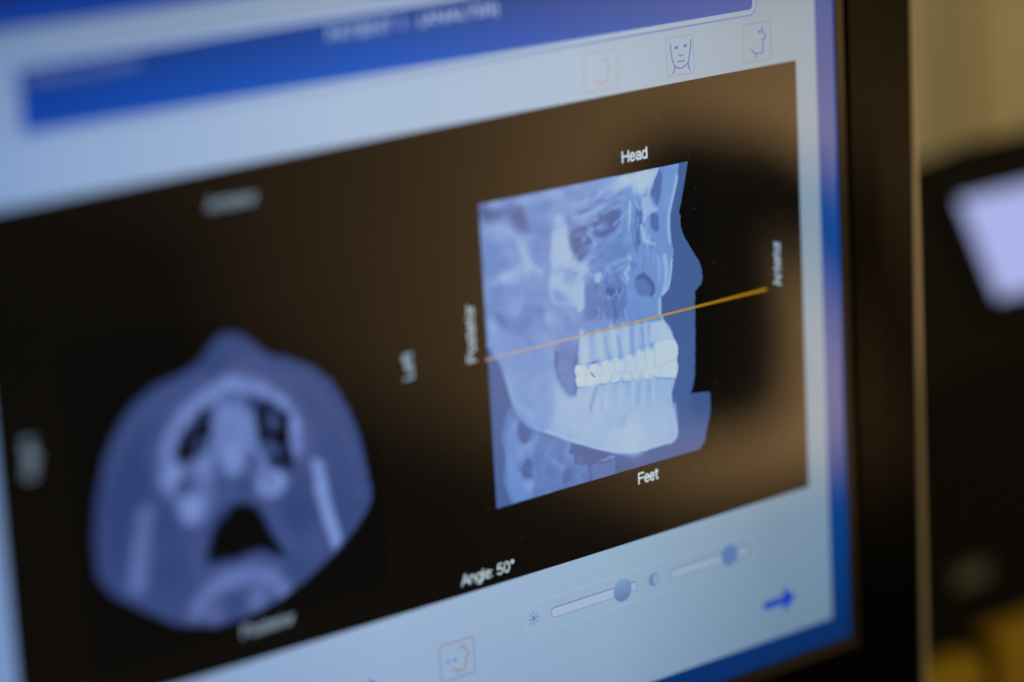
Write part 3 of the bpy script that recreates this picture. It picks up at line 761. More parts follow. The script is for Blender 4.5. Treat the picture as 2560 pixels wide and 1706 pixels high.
('l',[(181.1,100.2),(181.6,102.4),(182.2,103.7)],0.68,0.308178,1,2.62925),
('l',[(187.8,80.5),(190.6,81.1),(193.2,83.1)],0.68,0.296511,1,2.56645),
('l',[(181.1,74.5),(184.7,76.1),(188.3,77.6)],0.55,0.289538,1,1.14771),
('l',[(178.0,102.6),(178.0,102.9),(177.9,104.8)],0.68,0.434464,1,2.77222),
('l',[(172.9,96.7),(172.9,97.6),(172.8,99.6)],0.5,0.323292,1,2.23252),
('l',[(193.2,102.5),(193.3,104.5),(193.5,105.0)],0.55,0.438649,1,2.25641),
('l',[(168.2,102.5),(171.0,101.4),(173.7,101.4)],0.5,0.427921,1,2.51344),
('l',[(167.2,103.6),(168.6,104.6),(170.1,104.8)],0.5,0.402634,1,2.01823),
('l',[(192.9,85.7),(195.3,86.5),(197.9,85.6)],0.72,0.327829,1,2.22505),
('l',[(194.3,96.0),(196.5,96.5),(198.6,96.7)],0.5,0.326727,1,1.23878),
('l',[(171.3,73.1),(174.0,73.8),(176.8,73.6)],0.72,0.356262,1,2.69523),
('l',[(168.4,79.6),(168.7,82.7),(169.1,85.0)],0.55,0.471672,1,1.50533),
('l',[(182.9,82.7),(184.9,82.6),(187.0,82.2)],0.55,0.417054,1,1.88816),
('l',[(175.0,92.2),(178.0,92.7),(181.0,94.8)],0.5,0.303459,1,3.17083),
('l',[(167.1,76.4),(169.4,78.1),(171.8,79.7)],0.55,0.287752,1,1.53137),
('l',[(178.5,74.6),(180.9,76.7),(183.2,80.4)],0.68,0.327822,1,2.18771),
('l',[(187.2,106.1),(187.6,109.0),(188.1,111.0)],0.5,0.48006,1,1.64525),
('l',[(179.9,109.8),(181.5,112.8),(183.0,116.5)],0.5,0.430731,1,2.26553),
('l',[(183.7,75.7),(183.8,76.2),(183.9,78.3)],0.55,0.348854,1,2.06913),
('l',[(190.0,77.0),(191.1,78.0),(192.2,78.5)],0.55,0.400113,1,3.07914),
('l',[(165.9,78.1),(165.7,80.9),(165.5,82.6)],0.68,0.448607,1,1.48837),
('l',[(189.3,85.8),(189.2,86.9),(188.9,89.5)],0.72,0.351974,1,1.19536),
('l',[(173.1,86.4),(176.6,86.1),(180.1,87.0)],0.5,0.256804,1,2.2548),
('l',[(197.6,100.8),(201.1,101.2),(204.7,100.5)],0.68,0.479514,1,2.62817),
('l',[(165.0,79.6),(167.7,81.0),(170.5,81.6)],0.68,0.436992,1,2.9825),
('l',[(174.1,74.3),(177.6,74.3),(181.0,75.1)],0.5,0.4839,1,1.78523),
('l',[(165.4,70.8),(166.2,72.7),(167.1,73.6)],0.55,0.488856,1,2.40011),
('l',[(188.1,112.3),(190.0,112.4),(192.0,112.7)],0.5,0.331125,1,2.97301),
('l',[(171.8,73.7),(174.0,74.6),(176.0,77.2)],0.72,0.390483,1,3.17613),
('l',[(188.3,83.2),(192.3,84.2),(196.4,83.6)],0.5,0.362973,1,1.73377),
('l',[(192.0,102.3),(194.1,103.9),(196.2,104.9)],0.5,0.329097,1,2.51978),
('l',[(195.1,105.3),(196.9,108.0),(198.7,110.7)],0.72,0.320333,1,1.68163),
('l',[(181.1,81.6),(182.2,83.3),(183.5,83.6)],0.68,0.354486,1,1.88099),
('l',[(172.8,71.8),(172.6,75.8),(172.5,78.6)],0.68,0.467226,1,1.43534),
('l',[(181.5,81.9),(184.2,81.8),(186.7,83.1)],0.55,0.37473,1,2.79835),
('l',[(193.7,78.0),(197.0,78.0),(200.2,79.1)],0.68,0.495831,1,1.81409),
('l',[(175.7,79.4),(178.8,80.9),(181.8,83.5)],0.5,0.272497,1,1.63549),
('l',[(217.3,112.0),(217.3,114.2)],0.72,0.426153,0.3,0.641862),
('l',[(212.9,112.7),(213.3,114.6)],0.42,0.512036,0.3,0.383187),
('l',[(213.6,101.3),(214.0,103.4)],0.66,0.504099,0.3,0.440953),
('l',[(211.3,99.6),(211.3,101.9)],0.42,0.344485,0.3,0.498257),
('l',[(214.2,113.3),(213.3,115.1)],0.42,0.44438,0.3,0.58369),
('l',[(218.5,102.3),(218.1,103.5)],0.42,0.492726,0.3,0.528591),
('l',[(215.4,105.5),(215.3,107.0)],0.42,0.325722,0.3,0.37016),
('l',[(208.7,105.5),(208.9,106.5)],0.72,0.388957,0.3,0.71373),
('l',[(218.7,102.1),(218.6,104.1)],0.72,0.34265,0.3,0.435979),
('l',[(210.5,103.5),(210.5,104.7)],0.72,0.588294,0.3,0.321246),
('l',[(212.9,101.8),(212.0,102.6)],0.72,0.48849,0.3,0.510122),
('l',[(210.0,106.5),(209.7,107.1)],0.42,0.469219,0.3,0.769341),
('l',[(214.4,105.7),(215.1,107.5)],0.72,0.577801,0.3,0.688936),
('l',[(207.9,104.7),(207.4,106.3)],0.66,0.300551,0.3,0.331252),
('l',[(214.3,106.0),(214.8,108.4)],0.48,0.425027,0.3,0.684706),
('l',[(211.7,106.8),(211.4,109.0)],0.66,0.311292,0.3,0.557903),
('l',[(216.5,105.3),(216.5,107.2)],0.48,0.462191,0.3,0.467989),
('l',[(207.7,108.4),(208.2,109.8)],0.48,0.305232,0.3,0.432307),
('l',[(206.1,110.8),(206.1,111.6)],0.48,0.461393,0.3,0.729325),
('l',[(209.5,104.1),(209.8,105.1)],0.66,0.313271,0.3,0.393355),
('l',[(208.0,102.5),(207.5,103.6)],0.42,0.566036,0.3,0.523801),
('l',[(215.3,113.3),(215.0,114.4)],0.42,0.305926,0.3,0.489624),
('l',[(210.3,104.3),(209.4,105.8)],0.42,0.37671,0.3,0.365684),
('l',[(210.8,98.0),(210.7,100.3)],0.66,0.481044,0.3,0.367065),
('l',[(207.2,102.9),(207.2,103.8)],0.42,0.436534,0.3,0.332163),
('l',[(209.3,111.2),(209.6,113.3)],0.72,0.462176,0.3,0.708394),
('l',[(218.7,103.3),(218.4,104.5)],0.72,0.573549,0.3,0.695135),
('l',[(213.4,112.3),(213.8,114.0)],0.66,0.307966,0.3,0.427635),
('l',[(207.8,109.7),(207.9,112.0)],0.66,0.582243,0.3,0.780349),
('l',[(216.9,102.8),(216.7,103.7)],0.48,0.349311,0.3,0.503682),
('l',[(209.9,101.0),(210.2,103.2)],0.66,0.480324,0.3,0.64456),
('l',[(209.9,104.5),(209.7,105.5)],0.72,0.408089,0.3,0.393132),
('l',[(207.9,111.3),(207.0,112.6)],0.66,0.405972,0.3,0.382566),
('l',[(217.6,101.5),(217.5,103.7)],0.72,0.543953,0.3,0.744533),
('l',[(207.9,110.8),(208.4,111.7)],0.48,0.57313,0.3,0.518887),
('l',[(218.0,114.6),(218.1,116.1)],0.72,0.436266,0.3,0.658204),
('l',[(211.7,100.0),(212.5,102.0)],0.42,0.304332,0.3,0.746142),
('l',[(216.8,112.9),(216.9,114.5)],0.48,0.569385,0.3,0.751473),
('l',[(209.8,105.9),(209.5,107.6)],0.72,0.397316,0.3,0.651563),
('l',[(214.7,111.6),(214.1,113.9)],0.42,0.468593,0.3,0.515113),
('l',[(213.6,104.3),(213.0,105.3)],0.48,0.484649,0.3,0.744469),
('l',[(206.6,109.9),(207.3,111.4)],0.48,0.594364,0.3,0.675022),
('l',[(214.4,107.8),(214.2,109.9)],0.48,0.310938,0.3,0.485257),
('l',[(211.7,106.3),(211.5,107.4)],0.72,0.413854,0.3,0.54091),
('l',[(206.9,97.6),(207.6,99.6)],0.72,0.522995,0.3,0.358582),
('l',[(206.3,108.6),(205.5,110.5)],0.48,0.324233,0.3,0.478476),
('l',[(216.2,106.7),(215.4,108.5)],0.72,0.305767,0.3,0.649235),
('l',[(217.2,100.9),(217.2,102.5)],0.48,0.368286,0.3,0.709688),
('l',[(210.4,100.5),(210.9,101.6)],0.66,0.465627,0.3,0.396771),
('l',[(209.3,101.3),(209.0,103.4)],0.42,0.467962,0.3,0.667855),
('l',[(210.7,103.0),(209.9,104.5)],0.42,0.518242,0.3,0.73265),
('l',[(213.3,99.9),(212.3,101.6)],0.66,0.562303,0.3,0.568589),
('l',[(218.2,111.3),(217.6,113.6)],0.66,0.584537,0.3,0.40359),
('l',[(217.2,105.8),(216.7,107.0)],0.66,0.586983,0.3,0.61797),
('l',[(216.2,101.8),(217.0,103.0)],0.72,0.499712,0.3,0.464849),
('l',[(209.7,105.0),(209.0,106.9)],0.42,0.56168,0.3,0.367459),
('l',[(210.7,101.9),(210.1,103.0)],0.48,0.582494,0.3,0.631168),
('l',[(212.9,99.1),(212.9,100.1)],0.48,0.37325,0.3,0.592486),
('l',[(210.8,106.7),(211.2,109.0)],0.48,0.407748,0.3,0.483431),
('l',[(213.6,112.3),(213.6,114.0)],0.42,0.425658,0.3,0.540465),
('p',[(192.4,117.1),(194.1,116.3),(199.7,119.7),(199.5,122.6),(198.5,123.9),(197.9,125.2),(198.7,127.8),(198.1,130.7),(197.7,133.2),(195.1,132.6),(193.6,130.4),(191.6,127.1),(190.9,123.6)],0.55,1,1.1,0),
('l',[(192.6,121.2),(194.9,120.7),(197.2,122.5)],0.52,0.6,0.6,1.5),
('p',[(200.4,117.0),(213.7,116.9),(226.4,117.4),(231.9,117.9),(234.5,121.7),(235.4,124.2),(236.7,126.5),(236.6,127.9),(212.6,125.2),(199.1,124.5)],0.74,0.95,0.4,0),
('p',[(226.9,118.2),(231.3,118.0),(234.0,121.6),(235.9,125.0),(230.0,124.9),(226.3,124.2)],0.86,0.9,0.5,0),
('l',[(201.8,117.2),(201.9,124.4)],0.83,0.8,0.4,1.9),
('l',[(207.6,118.2),(208.1,124.8)],0.83,0.8,0.4,1.9),
('l',[(212.8,117.9),(213.2,124.7)],0.83,0.8,0.4,1.9),
('l',[(217.7,117.7),(217.2,124.6)],0.83,0.8,0.4,1.7),
('l',[(204.4,119.8),(204.6,125.2)],0.6,0.7,0.55,0.66),
('l',[(209.6,117.7),(210.7,125.5)],0.6,0.7,0.55,0.9),
('l',[(214.3,119.3),(215.3,125.6)],0.6,0.7,0.55,0.96),
('l',[(219.6,118.1),(219.5,125.3)],0.6,0.7,0.55,1.2),
('l',[(223.4,118.4),(223.7,123.7)],0.6,0.7,0.55,0.96),
('l',[(204.6,116.9),(204.7,119.8)],0.6,0.7,0.55,0.48),
('l',[(225.7,118.0),(226.1,121.2)],0.6,0.7,0.55,0.6),
('l',[(201.1,115.1),(201.3,124.3)],0.84,0.6,0.6,1.3),
('l',[(203.2,116.6),(203.1,124.6)],0.84,0.6,0.6,1.1),
('l',[(206.9,116.3),(207.5,124.6)],0.84,0.6,0.6,1.4),
('l',[(212.0,115.9),(212.6,124.8)],0.84,0.6,0.6,1.4),
('l',[(216.6,116.2),(216.7,124.5)],0.84,0.6,0.6,1.3),
('l',[(221.7,116.7),(221.4,124.3)],0.84,0.6,0.6,1.2),
('l',[(224.9,117.1),(224.8,124.1)],0.84,0.6,0.6,1.2),
('p',[(197.9,125.3),(198.6,124.4),(202.9,125.2),(206.9,125.4),(211.5,125.0),(215.2,125.7),(220.1,125.2),(223.0,124.4),(226.8,124.7),(229.8,123.8),(233.9,124.2),(235.8,124.7),(236.7,126.5),(236.6,129.0),(236.1,130.5),(236.5,132.4),(236.4,133.8),(235.6,135.8),(229.2,134.4),(223.6,134.1),(219.6,133.5),(215.0,132.5),(211.0,132.3),(206.5,131.5),(205.0,132.5),(202.3,131.4),(198.6,130.8),(198.1,128.7),(198.6,127.5),(197.9,126.5)],1,1,0.22,0),
('p',[(215.4,126.3),(224.1,125.3),(223.7,133.9),(211.1,131.7),(206.8,126.3)],0.92,0.6,1,0),
('l',[(202.6,125.4),(202.8,127.2)],0.8,0.8,0.35,0.6),
('l',[(208.0,125.6),(208.1,128.6)],0.8,0.8,0.35,0.6),
('l',[(212.6,125.5),(212.6,129.3)],0.8,0.8,0.35,0.6),
('l',[(216.7,125.9),(216.7,129.9)],0.8,0.8,0.35,0.6),
('l',[(220.7,125.5),(220.6,130.5)],0.8,0.8,0.35,0.6),
('l',[(224.4,125.4),(224.4,130.8)],0.8,0.8,0.35,0.6),
('l',[(227.9,125.4),(227.8,131.5)],0.8,0.8,0.35,0.6),
('l',[(201.9,128.0),(201.5,131.2)],0.8,0.8,0.35,0.6),
('l',[(207.2,128.8),(206.9,131.5)],0.8,0.8,0.35,0.6),
('l',[(211.5,129.5),(211.1,132.3)],0.8,0.8,0.35,0.6),
('l',[(215.2,130.1),(214.9,132.5)],0.8,0.8,0.35,0.6),
('l',[(218.9,130.6),(218.6,133.3)],0.8,0.8,0.35,0.6),
('l',[(222.6,131.4),(222.3,133.8)],0.8,0.8,0.35,0.6),
('l',[(226.1,131.9),(225.8,134.1)],0.8,0.8,0.35,0.6),
('l',[(229.6,132.4),(229.3,134.4)],0.8,0.8,0.35,0.6),
('b',[(203.0,125.1)],0.66,0.9,0.45,1.15),
('b',[(206.9,125.3)],0.66,0.9,0.45,1.15),
('b',[(211.1,124.9)],0.66,0.9,0.45,1.15),
('b',[(215.2,125.5)],0.66,0.9,0.45,1.15),
('b',[(219.8,125.2)],0.66,0.9,0.45,1.15),
('b',[(223.5,124.5)],0.66,0.9,0.45,1.15),
('b',[(226.8,124.6)],0.66,0.9,0.45,1.15),
('b',[(205.0,132.4)],0.68,0.9,0.45,1.15),
('b',[(210.4,132.5)],0.68,0.9,0.45,1.15),
('b',[(214.7,132.7)],0.68,0.9,0.45,1.15),
('b',[(219.3,133.7)],0.68,0.9,0.45,1.15),
('b',[(223.3,134.3)],0.68,0.9,0.45,1.15),
('b',[(227.4,134.5)],0.68,0.9,0.45,1.15),
('l',[(198.6,127.0),(206.7,128.5),(218.0,130.6),(229.7,131.0),(236.2,130.6)],0.8,0.5,0.4,0.6),
('l',[(203.9,127.7),(204.4,128.6),(205.2,129.2)],0.45,1,0.15,0.45),
('l',[(232.4,129.8),(236.2,130.6)],0.8,0.6,0.2,0.4),
('l',[(175.1,136.2),(176.2,138.2)],0.68,0.385086,1,1.34185),
('l',[(179.2,140.1),(180.9,143.0)],0.68,0.471002,1,0.74965),
('l',[(183.7,154.0),(184.0,155.9)],0.64,0.389257,1,0.871006),
('l',[(200.3,149.0),(202.5,153.2)],0.5,0.417725,1,0.784753),
('l',[(182.4,146.0),(184.3,149.7)],0.44,0.371545,1,1.05554),
('l',[(174.3,135.3),(178.6,139.6)],0.64,0.269583,1,0.787388),
('l',[(182.7,153.4),(181.2,157.6)],0.5,0.340662,1,1.45223),
('l',[(185.3,137.2),(184.3,139.5)],0.5,0.41296,1,0.846587),
('l',[(189.5,144.2),(191.1,149.8)],0.5,0.288104,1,0.903768),
('l',[(176.3,149.0),(179.5,154.2)],0.5,0.377612,1,1.05633),
('l',[(191.9,155.5),(193.5,158.6)],0.44,0.499742,1,0.859765),
('l',[(193.0,148.2),(194.7,150.5)],0.68,0.436742,1,1.19689),
('l',[(181.3,149.4),(184.2,155.0)],0.44,0.250188,1,0.954131),
('l',[(193.7,144.4),(194.4,146.7)],0.64,0.397741,1,1.58587),
('l',[(196.8,149.6),(198.2,152.7)],0.68,0.255614,1,0.793107),
('l',[(172.4,146.8),(176.6,151.7)],0.68,0.332962,1,0.882282),
('l',[(197.9,151.6),(202.0,155.4)],0.68,0.401612,1,1.11962),
('l',[(188.4,145.1),(184.9,148.9)],0.64,0.472521,1,0.961003),
('l',[(198.7,150.4),(196.3,154.1)],0.68,0.334808,1,1.03498),
('l',[(194.4,153.5),(190.9,157.4)],0.44,0.425653,1,1.07483),
('l',[(174.8,144.5),(174.7,146.1)],0.44,0.405308,1,0.830461),
('l',[(185.0,137.4),(183.5,141.0)],0.68,0.339205,1,1.35473),
('l',[(175.1,145.6),(178.6,150.4)],0.68,0.320714,1,1.0538),
('l',[(186.3,142.4),(188.0,143.7)],0.44,0.473852,1,1.0072),
('l',[(196.6,152.8),(201.5,156.8)],0.68,0.337475,1,0.828066),
('l',[(179.3,146.2),(175.7,149.7)],0.44,0.460195,1,1.40558),
('l',[(177.7,144.5),(177.2,147.6)],0.68,0.322845,1,1.27732),
('l',[(179.6,150.8),(181.8,152.6)],0.64,0.465306,1,1.43369),
('l',[(185.6,150.3),(184.6,153.0)],0.64,0.272969,1,0.876044),
('l',[(181.8,139.2),(180.6,140.4)],0.68,0.276974,1,0.758213),
('l',[(196.7,155.7),(198.4,158.4)],0.68,0.414296,1,0.885042),
('l',[(176.4,147.9),(180.1,152.9)],0.44,0.301511,1,1.57149),
('l',[(174.7,136.0),(173.8,141.2)],0.64,0.364595,1,0.930022),
('l',[(180.9,149.6),(180.9,153.4)],0.5,0.294781,1,0.658422),
('l',[(191.9,147.4),(190.7,150.9)],0.44,0.348204,1,1.17469),
('l',[(186.4,151.7),(188.3,153.4)],0.44,0.315674,1,1.5216),
('l',[(199.9,150.6),(203.5,156.1)],0.5,0.338045,1,1.25661),
('p',[(198.6,131.1),(206.5,131.8),(219.6,133.7),(228.9,134.7),(235.0,136.2),(233.3,140.5),(226.0,143.5),(214.4,142.6),(203.2,139.0),(198.4,134.6)],0.77,0.7,0.6,0),
('l',[(205.6,132.5),(204.0,135.4),(203.0,138.5)],0.6,0.85,0.6,1.3),
('l',[(212.9,133.0),(212.0,137.5)],0.66,0.65,0.7,0.98),
('l',[(217.3,133.2),(216.9,137.0)],0.66,0.65,0.7,1.12),
('l',[(221.7,132.8),(220.4,140.5)],0.66,0.65,0.7,1.4),
('l',[(225.4,134.0),(224.8,139.4)],0.66,0.65,0.7,1.26),
('l',[(207.6,136.4),(207.2,139.4)],0.66,0.65,0.7,0.84),
('l',[(228.6,134.7),(228.7,137.7)],0.66,0.65,0.7,0.7),
('l',[(209.8,133.0),(208.3,139.0)],0.85,0.6,0.4,1.2),
('l',[(214.7,133.6),(213.8,139.5)],0.85,0.6,0.4,1.3),
('l',[(219.3,134.1),(218.6,140.1)],0.85,0.6,0.4,1.2),
('l',[(223.3,134.7),(222.4,140.9)],0.85,0.6,0.4,1.2),
('l',[(226.8,135.0),(226.5,140.6)],0.85,0.6,0.4,1),
('b',[(214.3,144.4)],0.66,0.5,0.8,2.2),
('l',[(235.9,100.7),(235.4,104.5),(234.5,107.6),(233.1,109.5),(231.8,110.2)],0.8,0.7,0.4,0.8),
('l',[(230.9,111.7),(230.7,115.5),(231.6,117.7)],0.78,0.6,0.4,0.8),
('l',[(233.4,140.5),(233.4,143.3),(234.2,147.6),(234.9,151.7)],0.9,0.6,0.4,0.9),
('p',[(200.3,74.1),(218.2,74.3),(214.2,80.6),(200.8,80.5)],0.66,0.35,2.5,0),
('p',[(207.2,91.4),(219.5,91.4),(219.1,98.4),(209.5,98.8)],0.5,0.45,1.6,0),
('p',[(185.6,71.7),(192.4,73.9),(191.8,83.7),(187.3,85.7),(184.3,78.3)],0.52,0.35,2,0),
('l',[(180.7,75.0),(188.0,74.8),(196.8,74.6)],0.7,0.5,0.9,1.6),
('l',[(180.0,84.4),(181.4,88.8),(185.0,93.3),(188.3,96.3)],0.74,0.6,0.7,1.2),
('l',[(169.6,80.6),(176.0,80.3),(179.6,84.4)],0.7,0.5,0.8,1.5),
('p',[(185.8,82.7),(190.9,83.6),(190.9,90.5),(186.9,91.9),(184.6,87.3)],0.5,0.4,1.5,0),
('l',[(170.7,95.8),(178.1,93.7),(188.4,94.9)],0.72,0.5,0.8,1.5),
('p',[(171.5,108.1),(187.6,110.6),(187.6,123.8),(177.7,122.8),(174.1,115.5)],0.54,0.35,2.2,0),
]
